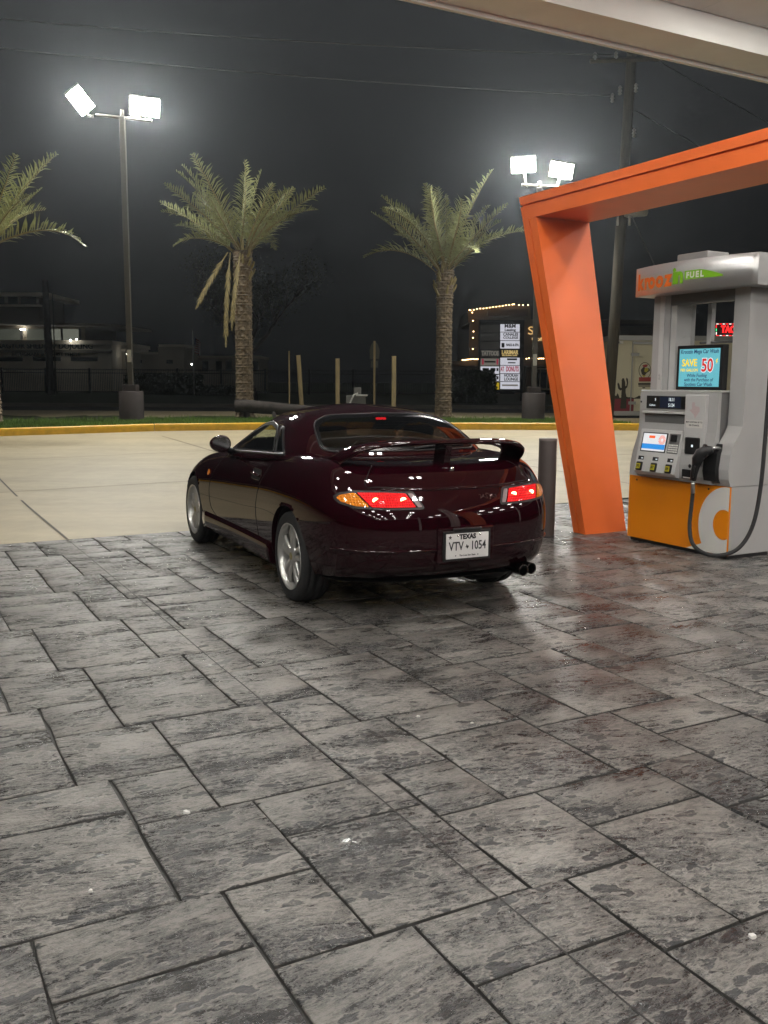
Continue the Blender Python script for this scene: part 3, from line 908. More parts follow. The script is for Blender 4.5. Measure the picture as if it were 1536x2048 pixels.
mb.build('defroster_wires', M['wire'], rw)
mb = MB(); patch(BV_ROOF, inset_poly(WINDW, .03), 'F', .002, mb); ws_ = mb.build('windscreen', M['glass_side'], car, fix=False)
mb = MB(); ring(BV_ROOF, WINDW, .036, 'F', .003, mb); mb.build('black_border', M['frit'], ws_)
# third brake light behind the top of the rear window
M['stop_lamp'] = emitter('lit_stop_lamp', (1.0, .02, .03), 10.0)
mb = MB(); mb.box(-.036, .036, .30, .33, 1.168, 1.184, b=.003)
mb.build('high_brake_light', M['stop_lamp'], car)
# door cut line, handle, seams
for mode, sg in (('L', -1), ('R', 1)):
    mb = MB()
    line(BV_ALL, curve2([(.425, .93), (.52, .82), (.625, .70), (.672, .58), (.678, .48), (.655, .37), (.66, .325)], 5), mode, .0038, mb, -.001)
    line(BV_ALL, curve2([(.66, .325), (.9, .305), (1.3, .30), (1.66, .315)], 4), mode, .0038, mb, -.001)
    line(BV_ALL, curve2([(1.66, .315), (1.82, .36), (1.90, .42), (1.925, .56), (1.87, .68), (1.76, .79), (1.72, .87)], 5), mode, .0038, mb, -.001)
    mb.build('door_gap', M['seam'], car)
    mb = MB(); patch(BV_ALL, round_poly([(.62, .735), (.85, .735), (.85, .81), (.62, .81)], .03, step=.02), mode, .0015, mb, step=.02)
    h_ = mb.build('door_handle', M['black'], car, fix=False)
    mb = MB()
    a, b = shoot(BV_ALL, .645, .765, mode), shoot(BV_ALL, .825, .775, mode)
    mb.tube([a[0] + a[1] * .004, a[0] + a[1] * .02, (a[0] + b[0]) / 2 + a[1] * .026, b[0] + b[1] * .02, b[0] + b[1] * .004], .011, 8)
    line(BV_ALL, round_poly([(.62, .735), (.85, .735), (.85, .81), (.62, .81)], .03, step=.02), mode, .003, mb, .002, n=5)
    mb.build('grip', M['paint'], h_)
    mb = MB(); patch(BV_ALL, smooth_poly([(1.955, .675), (2.0, .65), (2.02, .675), (2.0, .70)], 4), mode, .006, mb, step=.012)
    mb.build('side_marker', M['amber_lens'], car, fix=False)
    # sill skirt
    mb = MB()
    rows = []
    for i in range(25):
        y = .36 + (2.13 - .36) * i / 24
        h, _n = shoot(BV_HULL, y, .33, mode)
        x = h.x
        rows.append([(x - sg * .004, y, .345), (x + sg * .014, y, .325), (x + sg * .020, y, .27), (x + sg * .004, y, .195), (x - sg * .06, y, .17), (x - sg * .12, y, .19)])
    for ra, rb in zip(rows, rows[1:]): mb.add(ra + rb, [(i, i + 1, 7 + i, 6 + i) for i in range(5)], 0, True)
    for r_ in (rows[0], rows[-1]): mb.add(r_, [list(range(6))])
    mb.build('sill_skirt', M['paint'], car)
    # mirror
    mir = empty('door_mirror'); mir.parent = car
    bm = bmesh.new(); bmesh.ops.create_uvsphere(bm, u_segments=24, v_segments=14, radius=1)
    for q in bm.verts:
        x, y, z = q.co
        y = max(y, -.42)
        q.co = Vector((sg * .885 + x * .088, 1.44 + y * .075, .948 + z * .068 * (1 - .12 * x * sg)))
    me = bpy.data.meshes.new('housing'); bm.to_mesh(me); bm.free(); me.materials.append(M['paint'])
    me.polygons.foreach_set('use_smooth', [True] * len(me.polygons)); link('housing', me, mir)
    mb = MB(); mb.add([(sg * .885 + .074 * math.cos(q), 1.4075, .948 + .054 * math.sin(q)) for q in [2 * math.pi * k / 24 for k in range(24)]], [list(range(24))]); mb.build('mirror_glass', M['chrome'], mir)
    mb = MB(); mb.tube([(sg * .76, 1.50, .875), (sg * .80, 1.48, .895), (sg * .85, 1.46, .915)], [.03, .024, .03], 10); mb.build('stalk', M['black'], mir)
# ---- rear end
for mode in ('L', 'R'):
    sg = -1 if mode == 'L' else 1
    OUT = [(sg * a, b) for a, b in [(.325, .782), (.50, .789), (.66, .790), (.738, .777), (.766, .754), (.750, .727), (.68, .704), (.50, .695), (.278, .694)]]
    lamp = MB(); patch(BV_HULL, round_poly(OUT, .012, step=.02), 'B', -.0005, lamp, step=.03); 
    ring(BV_HULL, inset_poly(round_poly(OUT, .012, step=.02), -.007), .014, 'B', .002, lamp)
    lp = lamp.build('tail_light', M['dark'], car, fix=False)
    RED = [(sg * a, b) for a, b in [(.374, .777), (.50, .784), (.655, .785), (.596, .705), (.50, .701), (.328, .699)]]
    AMB = [(sg * a, b) for a, b in [(.665, .784), (.733, .771), (.758, .753), (.742, .731), (.68, .710), (.606, .705)]]
    CLR = [(sg * a, b) for a, b in [(.331, .777), (.365, .777), (.318, .699), (.286, .699)]]
    for nm, P_, m_ in (('red_lens', RED, 'red_lens'), ('amber_lens', AMB, 'amber_lens'), ('clear_lens', CLR, 'clear_lens')):
        mb = MB(); patch(BV_HULL, round_poly(P_, .01, step=.015), 'B', .006, mb, step=.018); mb.build(nm, M[m_], lp, fix=False)
    for bx in ((.40, .755), (.565, .76)):
        mb = MB()
        h, n_ = shoot(BV_HULL, sg * bx[0] if True else 0, .742, 'B')
        mb.add([(h + n_ * .0075 + Vector((.021 * math.cos(q), 0, .015 * math.sin(q)))) for q in [2 * math.pi * k / 16 for k in range(16)]], [list(range(16))])
        mb.build('bulb', M['bulb_red'], lp, fix=False)
# lid gap, lower edge, bumper shelf, bumper-wing seam, lock
mb = MB()
lidg = [(-.50, .93), (-.545, .90), (-.60, .822), (-.50, .814), (-.25, .803), (0, .803), (.25, .803), (.50, .814), (.60, .822), (.545, .90), (.50, .93)]
line(BV_HULL, curve2(lidg, 4), 'B', .004, mb, -.001); mb.build('boot_lid_gap', M['seam'], car)
mb = MB(); line(BV_HULL, [(-.52, .800), (-.25, .797), (0, .797), (.25, .797), (.52, .800)], 'B', .011, mb, -.002); mb.build('lid_lower_edge', M['paint'], car)
mb = MB(); line(BV_HULL, [(-.79, .452), (-.6, .444), (-.17, .440)], 'B', .009, mb, .001); mb.build('bumper_moulding', M['paint'], car)
mb = MB(); line(BV_HULL, [(.17, .440), (.6, .444), (.79, .452)], 'B', .009, mb, .001); mb.build('bumper_moulding', M['paint'], car)
for mode, sg in (('L', -1), ('R', 1)):
    mb = MB(); line(BV_HULL, [(-.245, .572), (-.40, .585), (-.60, .60)], mode, .0035, mb, -.001); mb.build('bumper_gap', M['seam'], car)
mb = MB(); h, n_ = shoot(BV_HULL, 0, .90, 'B')
mb.lathe([(0, -.008), (.015, -.008), (.017, -.003), (.017, .004)], 20, 'y', M=Matrix.Translation(h + n_ * .002)); mb.build('boot_lock', M['chrome'], car)
# licence plate in its recess
def yr(x, z): return shoot(BV_HULL, x, z, 'B')[0].y
y_pl = yr(0, .46) - .006
mb = MB(); mb.box(-.205, .205, y_pl - .004, y_pl + .02, 0.3530, 0.5760, b=.012)
rec = mb.build('plate_surround', M['paint'], car)
mb = MB(); mb.box(-.172, .172, y_pl - .012, y_pl - .003, 0.3710, 0.5530, b=.004); mb.build('plate_frame', M['black'], rec)
mb = MB(); mb.box(-.10, .10, y_pl - .022, y_pl - .002, 0.5565, 0.5690, b=.003); mb.build('plate_lamp', M['dark'], rec)
PM = lambda x, z, d=0: frame((x, y_pl - .0185 - d, z), (1, 0, 0), (0, 0, 1))
mb = MB(); mb.box(-.1525, .1525, y_pl - .0175, y_pl - .013, 0.3860, 0.5380, b=.004)
plate = mb.build('licence_plate', M['plate_white'], car)
text_obj('TEXAS', .040, M['ink'], plate, PM(0, 0.5160), bold=.0022, ex=.0006)
text_obj('VTV', .074, M['ink'], plate, PM(-.082, 0.4590), bold=.0010, ex=.0006, sx=.78)
text_obj('1054', .074, M['ink'], plate, PM(.078, 0.4590), bold=.0010, ex=.0006, sx=.76)
text_obj('The Lone Star State', .0145, M['ink'], plate, PM(.0, 0.4040), bold=.0003, ex=.0005)
mb = MB()
star = [((.015 if k % 2 == 0 else .006) * math.sin(k * math.pi / 5) - .125, (.015 if k % 2 == 0 else .006) * math.cos(k * math.pi / 5) + .516) for k in range(10)]
mb.add([(a, y_pl - .0186, b) for a, b in star], [list(range(10))]); mb.build('star', M['bollard'], plate, fix=False)
mb = MB()
tex = [(-.006, .012), (.001, .012), (.001, .006), (.012, .005), (.012, -.002), (.004, -.012), (.001, -.014), (-.003, -.006), (-.007, -.005), (-.013, .0), (-.006, .001)]
mb.add([(a - .004, y_pl - .0186, b + .456) for a, b in tex], [list(range(len(tex)))]); mb.build('state_shape', M['ink'], plate, fix=False)
for x, z in ((-.07, .525), (.09, .525)):
    mb = MB(); mb.lathe([(0, -.003), (.006, -.002), (.007, 0)], 10, 'y', M=Matrix.Translation((x, y_pl - .018, z))); mb.build('screw', M['chrome'], plate)
for x in (-.085, .075):
    mb = MB(); mb.add([(x + a, y_pl - .0186, .404 + b) for a, b in ((-.006, 0), (0, -.004), (.006, 0), (0, .004))], [(0, 1, 2, 3)]); mb.build('dot', M['ink'], plate, fix=False)
# lower valance and exhaust
for i, x in enumerate((.475, .558)):
    mb = MB()
    mb.lathe([(.034, .10), (.036, -.10), (.037, -.105), (.034, -.107), (.0315, -.10), (.030, .08), (0, .08)], 24, 'y', M=Matrix.Translation((x, -.735 + .03 * i, .258)))
    mb.build('exhaust_tip', M['darkchrome'], car)
mb = MB(); mb.lathe([(0, -.16), (.10, -.15), (.115, -.10), (.115, .10), (.10, .15), (0, .16)], 20, 'x', M=Matrix.Translation((.42, -.45, .25)))
mb.build('silencer', M['dark'], car)
# rear wing: swept aerofoil that flows down into the rear wings of the body
path = [(-.675, -.33, .915, .30, .040), (-.668, -.36, .938, .32, .050), (-.645, -.42, .968, .31, .055), (-.60, -.485, 1.004, .275, .050), (-.50, -.54, 1.034, .235, .040), (-.36, -.572, 1.049, .205, .034), (-.18, -.585, 1.054, .192, .032), (0, -.588, 1.055, .188, .032)]
path = path + [(-a, b, c, d, e) for a, b, c, d, e in path[-2::-1]]
foil = [(.5, 0), (.42, .42), (.22, .72), (-.1, .85), (-.36, .6), (-.5, .12), (-.47, -.15), (-.3, -.25), (0, -.22), (.3, -.2), (.46, -.18)]
sm = curve2([Vector(p) if len(p) == 3 else Vector((p[0], p[1], p[2])) for p in path], 4)
cs = []
for i in range(len(path) - 1):
    for s in range(4):
        t = s / 4; cs.append((path[i][3] * (1 - t) + path[i + 1][3] * t, path[i][4] * (1 - t) + path[i + 1][4] * t))
cs.append(path[-1][3:])
mb = MB(); rows = []
for p, (ch, th) in zip(sm, cs):
    rows.append([(p[0], p[1] + a * ch, p[2] + b * th + a * ch * -.10) for a, b in foil])
n = len(foil)
for ra, rb in zip(rows, rows[1:]): mb.add(ra + rb, [(i, (i + 1) % n, n + (i + 1) % n, n + i) for i in range(n)], 0, True)
mb.add(rows[0], [list(range(n))]); mb.add(rows[-1], [list(range(n))])
wing = mb.build('rear_wing', M['paint'], car)
mb = MB(); mb.prism([(-.50, .925), (-.64, .925), (-.67, 1.045), (-.53, 1.045)], -.022, .022, 'x'); mb.build('centre_post', M['paint'], wing)
# rear wiper
mb = MB(); line(BV_ROOF, [(.05, .985), (.30, 1.005), (.50, 1.0)], 'B', .008, mb, .012); mb.build('rear_wiper', M['black'], car)
# ---- wheels
def wheel(y, sg):
    w = empty('wheel', (sg * .745, y, .300)); w.parent = car
    mb = MB()
    prof = [(.212, .085), (.225, .096), (.262, .101), (.283, .094), (.294, .080), (.298, .06), (.293, .055), (.293, .047), (.299, .044), (.30, .012), (.294, .010), (.294, -.010), (.30, -.012), (.299, -.044), (.293, -.047), (.293, -.055), (.298, -.06), (.294, -.080), (.283, -.094), (.255, -.10), (.212, -.09)]
    mb.lathe([(a, b * sg) for a, b in prof], 56, 'x'); mb.build('tyre', M['rubber'], w)
    mb = MB()
    mb.lathe([(a, b * sg) for a, b in [(.214, .086), (.220, .098), (.216, .100), (.208, .094), (.203, .072), (.196, .04), (.193, -.08), (.214, -.088)]], 56, 'x')
    S5 = 5
    for k in range(S5):
        q = 2 * math.pi * k / S5 + .35
        for dq in (-.16, .16):
            c0, c1 = q + dq * 1.0, q + dq * 1.25
            rows = []
            for (r, wd, x) in ((.045, .024, .072), (.09, .0235, .078), (.14, .0235, .080), (.18, .026, .076), (.205, .034, .066)):
                a = c0 + (c1 - c0) * (r / .2) * (0.6)
                a = q + dq * (1.55 - 2.6 * (r - .045)) * (1.0 if r > .05 else .8)
                er = Vector((0, math.cos(a), math.sin(a))); et = Vector((0, -math.sin(a), math.cos(a)))
                rows.append([er * r + et * wd * .9 + Vector((sg * (x - .03), 0, 0)), er * r + et * wd * .75 + Vector((sg * (x - .006), 0, 0)), er * r + et * wd * .3 + Vector((sg * x, 0, 0)), er * r - et * wd * .3 + Vector((sg * x, 0, 0)), er * r - et * wd * .75 + Vector((sg * (x - .006), 0, 0)), er * r - et * wd * .9 + Vector((sg * (x - .03), 0, 0))])
            for ra, rb in zip(rows, rows[1:]): mb.add(ra + rb, [(i, (i + 1) % 6, 6 + (i + 1) % 6, 6 + i) for i in range(6)], 0, True)
    mb.lathe([(0, sg * .082), (.028, sg * .082), (.034, sg * .078), (.058, sg * .074), (.066, sg * .06), (.066, sg * .03)], 32, 'x')
    mb.build('rim', M['alloy'], w)
    mb = MB(); mb.lathe([(0, sg * .086), (.022, sg * .0855), (.026, sg * .0825)], 20, 'x'); mb.build('centre_cap', M['cap'], w)
    mb = MB(); mb.lathe([(.03, sg * .0), (.128, sg * .0), (.128, sg * -.02), (.03, sg * -.02)], 32, 'x', closed=True); mb.build('brake_disc', M['steel'], w)
    return w
M['cap'] = mat('cap_gold', (.42, .36, .18), .4, metal=.5)
for y in (0, 2.5):
    for sg in (-1, 1): wheel(y, sg)
# ---- cabin
mb = MB()
for x in (-.36, .36):
    mb2 = MB()
    rows = []
    mb2.box(x - .24, x + .24, .62, 1.12, .36, .50, b=.04)
    Mx = Matrix.Translation((x, .62, .48)) @ Matrix.Rotation(R(18), 4, 'X')
    mb2.box(-.23, .23, -.10, .04, 0, .52, b=.04, M=Mx)
    mb2.box(-.12, .12, -.07, .02, .53, .68, b=.03, M=Mx)
    mb2.build('front_seat', M['interior'], car)
mb = MB(); mb.box(-.60, .60, .05, .42, .40, .52, b=.03); Mx = Matrix.Translation((0, .10, .5)) @ Matrix.Rotation(R(14), 4, 'X'); mb.box(-.60, .60, -.08, .05, 0, .42, b=.04, M=Mx); mb.build('rear_seat', M['interior'], car)
mb = MB(); mb.box(-.66, .66, 1.36, 1.9, .62, .84, b=.05); mb.build('dashboard', M['interior'], car)
mb = MB(); mb.add([(-.62, -.12, .952), (.62, -.12, .952), (.60, .12, .952), (-.60, .12, .952)], [(0, 1, 2, 3)]); mb.add([(-.74, .0, .26), (.74, .0, .26), (.74, 2.0, .26), (-.74, 2.0, .26)], [(0, 1, 2, 3)]); mb.build('parcel_shelf', M['interior'], car)
mb = MB(); mb.lathe([(.172, -.014), (.185, 0), (.172, .014), (.16, 0)], 28, 'y', M=Matrix.Translation((.36, 1.28, .80)) @ Matrix.Rotation(R(-20), 4, 'X'), closed=True); mb.build('steering_wheel', M['black'], car)
# faint chrome script on the panel between the lamps
mb = MB()
pts = [(.125 + .135 * k / 40 + .010 * math.sin(k * .9), .742 + .014 * math.cos(k * .62) * (1 - .3 * math.sin(k * .21))) for k in range(41)]
line(BV_HULL, pts, 'B', .0012, mb, .002, step=.006, n=4); mb.build('script_badge', M['chrome'], car)
# ================================================================ pump island: portal, dispenser, bollard
def brushed(name, col, rough=.36, metal=.7):
    m, t, b = new_mat(name)
    b.inputs['Base Color'].default_value = tuple(col) + (1,); b.inputs['Metallic'].default_value = metal
    tc = t.nodes.new('ShaderNodeTexCoord'); mp = t.nodes.new('ShaderNodeMapping'); mp.inputs['Scale'].default_value = (2, 2, 260)
    nz = t.nodes.new('ShaderNodeTexNoise'); nz.inputs['Scale'].default_value = 3; nz.inputs['Detail'].default_value = 3
    t.links.new(tc.outputs['Object'], mp.inputs['Vector']); t.links.new(mp.outputs['Vector'], nz.inputs['Vector'])
    mr = t.nodes.new('ShaderNodeMapRange'); mr.inputs['To Min'].default_value = rough - .1; mr.inputs['To Max'].default_value = rough + .12
    t.links.new(nz.outputs['Fac'], mr.inputs['Value']); t.links.new(mr.outputs['Result'], b.inputs['Roughness'])
    return m
M['orange_frame'] = mat('orange_cladding', (.88, .165, .030), .40, var=.07, vscale=1.3, bump=.05, bscale=6)
M['orange_panel'] = mat('orange_panel', (.86, .26, .004), .35, coat=.3, var=.03, vscale=3)
M['pump_white'] = mat('pump_white', (.74, .72, .68), .35, coat=.3)
M['pump_grey'] = mat('pump_grey', (.47, .465, .455), .42, metal=.1, var=.03, vscale=3)
M['pump_light'] = mat('pump_light_grey', (.62, .615, .60), .4, metal=.1, var=.03, vscale=3)
M['pump_dark'] = mat('pump_dark_grey', (.17, .17, .168), .45)
M['crown'] = brushed('brushed_aluminium', (.60, .60, .59))
M['logo_orange'] = mat('logo_orange', (.80, .16, .015), .4)
M['logo_green'] = mat('logo_green', (.20, .46, .012), .4)

# ---- orange portal: a leaning leg that turns into a beam over the island
port = empty('portal_frame', W(6.1, 6.9, 0), YAW, 'orange portal with one leaning leg and a beam running over the fuel pump', 'portal frame')
def pl(u, v, z): return Vector((u - 6.1, v - 6.9, z))
ZB, ZT = 3.04, 3.265            # underside and top of the beam
VEND = -1.6                     # the beam runs on past the camera to a second leg
def leg_sec(k, far=False):
    """section of the leg at height fraction k: (u0,u1) lane to back, inner v, outer v"""
    u0 = 5.87 + (5.78 - 5.87) * k; u1 = 6.38 + (6.46 - 6.38) * k
    vi = 6.81 + (7.66 - 6.81) * k; vo = 6.985 + (7.88 - 6.985) * k
    if far: vi, vo = 2 * 3.4 - vi, 2 * 3.4 - vo
    return u0, u1, vi, vo
for far in (False, True):
    mb = MB()
    a0, a1, ai, ao = leg_sec(0, far); b0, b1, bi, bo = leg_sec(1, far); kb = ZB / ZT
    c0, c1, ci, co = leg_sec(kb, far)
    g = .055   # recessed shadow line down the lane face
    def ringv(u0, u1, vi, vo, z):
        s = 1 if vo > vi else -1
        gm = vi + (vo - vi) * .52; gw = .010 * s
        return [pl(u0, vi, z), pl(u1, vi, z), pl(u1, vo, z), pl(u0, vo, z), pl(u0, gm + gw, z), pl(u0 + .025, gm + gw, z), pl(u0 + .025, gm - gw, z), pl(u0, gm - gw, z)]
    r0 = ringv(a0, a1, ai, ao, 0.0); r1 = ringv(c0, c1, ci, co, ZB)
    mb.add(r0 + r1, [(i, (i + 1) % 8, 8 + (i + 1) % 8, 8 + i) for i in range(8)]); mb.add(r0, [list(range(8))]); mb.add(r1, [list(range(8))])
    mb.build('leg', M['orange_frame'], port)
mb = MB()
b0, b1, bi, bo = leg_sec(1); c0, c1, ci, co = leg_sec(ZB / ZT)
d0, d1, di, do = leg_sec(1, True); e0, e1, ei, eo = leg_sec(ZB / ZT, True)
gz = ZB + (ZT - ZB) * .60
def bsec(vb, vt, ub=(c0, c1), ut=(b0, b1)):
    vm = vb + (vt - vb) * .6
    um = ub[0] + (ut[0] - ub[0]) * .6
    return [pl(ub[0], vb, ZB + .001), pl(ub[1], vb, ZB + .001), pl(ut[1], vt, ZT), pl(ut[0], vt, ZT), pl(um, vm, gz + .010), pl(um + .025, vm, gz + .010), pl(um + .025, vm, gz - .010), pl(um, vm, gz - .010)]
r0 = bsec(co, bo); r1 = bsec(eo, do)
mb.add(r0 + r1, [(i, (i + 1) % 8, 8 + (i + 1) % 8, 8 + i) for i in range(8)]); mb.add(r0, [list(range(8))]); mb.add(r1, [list(range(8))])
mb.build('beam', M['orange_frame'], port)

# ---- bollard
M['bollard_cap_lit'] = mat('bollard_cap_lit', (.16, .135, .12), .5)  # cap coloured lighter than the post to show light on its top
bo_ = empty('bollard', W(5.46, 6.90, 0), 0, 'dark brown steel bollard with a flat cap standing before the orange leg', 'bollard')
mb = MB(); mb.lathe([(.083, 0), (.083, .905), (.081, .912), (0, .914)], 32); mb.build('post', M['bollard'], bo_)
mb = MB(); mb.lathe([(.0845, .900), (.0845, .918), (.080, .924), (0, .927)], 32); mb.build('cap', M['bollard_cap_lit'], bo_)
mb = MB(); mb.lathe([(.087, .0), (.087, .012), (.083, .014)], 32); mb.build('base_ring', M['dark'], bo_)

# ---- fuel dispenser. local x = along the face (0 = right-hand end, to the left +), y = out towards the lane, z up
PU, PV = 6.05, 5.28
disp = empty('fuel_dispenser', W(PU, PV, 0), 0, 'grey fuel dispenser with orange base, lit screens and a black nozzle', 'fuel pump')
disp.matrix_world = frame(W(PU, PV, 0), W(0, 1) , -W(1, 0))      # x -> +v, y -> -u (towards lane), z = up?
# x cross y = (+v) x (-u) = up
PWd, PD = 1.16, .53
def pbox(name, m_, x0, x1, y0, y1, z0, z1, b=.006, parent=None):
    q = MB(); q.box(x0, x1, y0, y1, z0, z1, b=b); return q.build(name, M[m_] if isinstance(m_, str) else m_, parent or disp)
pbox('plinth', 'dark', .02, PWd - .02, -PD + .02, -.02, 0.0, .03, .002)
# lower cabinet
pbox('lower_cabinet', 'pump_grey', .004, PWd - .004, -PD + .004, -.012, .03, .602, .008)
for sgn in (0, 1):
    # printed front panels: orange field with the white arc and orange disc (both lanes)
    y = .002 if sgn == 0 else -PD - .002
    dy = 1 if sgn == 0 else -1
    q = MB(); q.box(0, PWd, min(y - dy * .018, y), max(y - dy * .018, y), .032, .600, b=.004)
    pan = q.build('base_panel', M['orange_panel'], disp)
    def flat(pts, off, m_, nm, par):
        q = MB(); xs_ = [((a if sgn == 0 else PWd - a), y + dy * off, b) for a, b in pts]
        q.add(xs_, [list(range(len(xs_)))]); return q.build(nm, M[m_], par, fix=False)
    arc = []
    cx, cz, rr = .062, .255, .345
    # white field: bounded by an arc on its left and the panel's right edge
    for k in range(33):
        a = R(70) + R(140) * k / 32
        px_, pz_ = cx - .03 + rr * .95 * math.sin(a - R(0)) * 0 + rr * math.cos(R(90) - a) * .92, cz + rr * math.cos(a)
        arc.append((px_, pz_))
    poly = [(.003, .597), (.12, .597)]
    for k in range(25):
        a = R(88) - R(121) * k / 24
        px_, pz_ = .03 + .285 * math.cos(a), .275 + .322 * math.sin(a)
        if .034 < pz_ < .597 and px_ > .003: poly.append((px_, pz_))
    poly += [(.44, .036), (.003, .036)]
    flat(poly, .0014, 'pump_white', 'white_field', pan)
    flat([(x if x > .003 else .003, z) for x, z in [(.05 + .108 * math.cos(q_), .285 + .125 * math.sin(q_)) for q_ in [2 * math.pi * k / 40 for k in range(40)]]], .0024, 'orange_panel', 'orange_disc', pan)
# mid housing: bellied out toward the lane, profile swept along x
prof = [(-.02, .603), (.035, .606), (.058, .66), (.064, .75), (.052, .86), (.032, .95), (.018, 1.03), (.012, 1.12), (.012, 1.36), (-.02, 1.36)]
q = MB(); q.prism([(a, b) for a, b in prof], .16, PWd - .135, 'x'); 
mid = q.build('mid_housing', M['pump_grey'], disp)
q = MB(); q.prism([(a * 1 if True else a, b) for a, b in [(-PD - a if False else -PD - a, b) for a, b in prof]], .16, PWd - .135, 'x'); q.build('mid_housing', M['pump_grey'], disp)
pbox('core', 'pump_dark', .17, PWd - .15, -PD + .02, -.021, .604, 1.36, .004)
# flared end cheeks (concave outline)
def cheek(x0, x1, name, m_):
    out = [(.0, .604), (.028, .66), (.036, .74), (.02, .86), (-.02, .96), (-.07, 1.03), (-.10, 1.09), (-.105, 1.2), (-.105, 2.20)]
    pts = [(a, b) for a, b in out] + [(-PD - a, b) for a, b in out[::-1]]
    q = MB(); q.prism(pts, x0, x1, 'x'); return q.build(name, M[m_], disp)
cheek(.0, .155, 'end_column', 'pump_grey')
q = MB()
# far end cheek tapers to the upper column
lft = [(PWd + .005, .604), (PWd - .005, .72), (PWd - .03, .83), (PWd - .075, .95), (PWd - .095, 1.05), (PWd - .10, 1.36), (PWd - .105, 2.2), (PWd - .30, 2.2), (PWd - .30, 1.365), (PWd - .136, 1.364), (PWd - .136, .604)]
q.prism(lft, -.11, -PD + .11, 'y'); 
q.prism([(a, b) for a, b in [(PWd + .003, .6045), (PWd - .007, .72), (PWd - .032, .83), (PWd - .077, .95), (PWd - .097, 1.05), (PWd - .10, 1.355), (PWd - .137, 1.355), (PWd - .137, .6045)]], .004, -.1095, 'y')
q.prism([(a, b) for a, b in [(PWd + .003, .6045), (PWd - .007, .72), (PWd - .032, .83), (PWd - .077, .95), (PWd - .097, 1.05), (PWd - .10, 1.355), (PWd - .137, 1.355), (PWd - .137, .6045)]], -PD + .1095, -PD - .004, 'y')
q.build('far_column', M['pump_grey'], disp)
pbox('column_strip', 'pump_light', PWd - .245, PWd - .19, -.108, -.098, 1.37, 2.19, .002)
pbox('column_panel', 'pump_light', PWd - .37, PWd - .305, -.30, -.12, 1.37, 2.19, .003)
pbox('rear_post', 'pump_light', PWd - .50, PWd - .455, -.45, -.40, 1.37, 2.19, .003)
q = MB(); q.tube([(PWd - .37, -.42, 1.79), (.20, -.42, 1.79)], .012, 8); q.build('cross_rail', M['pump_dark'], disp)
pbox('top_rail', 'pump_dark', .157, PWd - .302, -.20, -.11, 2.105, 2.195, .003)
pbox('mid_shelf', 'pump_light', .157, PWd - .10, -PD + .12, -.0, 1.362, 1.375, .002)
for z in (1.475, 1.505):
    q = MB(); q.lathe([(0, .006), (.009, .005), (.010, 0)], 12, 'y', M=Matrix.Translation((PWd - .2175, -.0975, z))); q.build('key_lock', M['steel'], disp)
# crown sign, bowed in plan
q = MB(); rows = []
for i in range(25):
    k = i / 24; x = -.15 + (PWd + .02 + .15) * k
    bow = .11 * (1 - (2 * k - 1) ** 2) ** 1.0
    rows.append([(x, .0 + bow, 2.195), (x, .0 + bow, 2.44), (x, -PD - bow, 2.44), (x, -PD - bow, 2.195)])
for ra, rb in zip(rows, rows[1:]): q.add(ra + rb, [(0, 1, 5, 4), (1, 2, 6, 5), (2, 3, 7, 6), (3, 0, 4, 7)], 0, False)
q.add(rows[0], [(0, 1, 2, 3)]); q.add(rows[-1], [(0, 1, 2, 3)])
crown = q.build('crown', M['crown'], disp)
for poly_ in crown.data.polygons: poly_.use_smooth = abs(poly_.normal.y) > .5
pbox('crown_vent', 'pump_grey', .52, .86, -.42, -.16, 2.44, 2.54, .01)
def crown_y(x):
    k = (x + .15) / (PWd + .17); return .11 * (1 - (2 * k - 1) ** 2) + .002
def crown_text(s, size, m_, x_start, z, bold, sx, adv):
    """letters one by one so that they follow the bowed fascia; x runs to the right in view, so along -x"""
    x = x_start
    for ch in s:
        sl = (crown_y(x - .01) - crown_y(x + .01)) / -.02
        o = (x, crown_y(x), z)
        Mx = frame(o, (-1, -sl, 0), (0, 0, 1))
        text_obj(ch, size, M[m_], crown, Mx, bold=bold, ex=.001, sx=sx)
        x -= adv.get(ch, .09)
    return x
adv = {'k': .103, 'r': .078, 'o': .112, 'z': .094, 'i': .058, 'n': .105}
x = crown_text('krooz', .185, 'logo_orange', PWd - .065, 2.308, .008, 1.0, adv)
x = crown_text('in', .185, 'logo_green', x + .02, 2.318, .008, 1.0, adv)
q = MB()
gp = [(x + .045 - .0, 2.283), (x - .275, 2.283), (x - .185, 2.335), (x - .115, 2.352), (x - .07, 2.35)]
gx = [x + .045 - .37 * k / 12 for k in range(13)]
top = [2.348 if k < 5 else 2.348 - .060 * ((k - 5) / 7) ** 1.4 for k in range(13)]
vv = [(a, crown_y(a) + .0005, 2.284) for a in gx] + [(a, crown_y(a) + .0005, t) for a, t in zip(gx, top)]
q.add([(a_, b_ + .0004, c_ + (.004 if n_ > 12 else -.004)) for n_, (a_, b_, c_) in enumerate(vv)], [(i, i + 1, 14 + i, 13 + i) for i in range(12)]); q.build('green_swoosh', M['logo_green'], crown, fix=False)
crown_text('FUEL', .066, 'pump_white', x + .012, 2.313, .003, 1.0, {'F': .046, 'U': .052, 'E': .046, 'L': .044})
for i_ in (len(crown.children) - 1,): pass
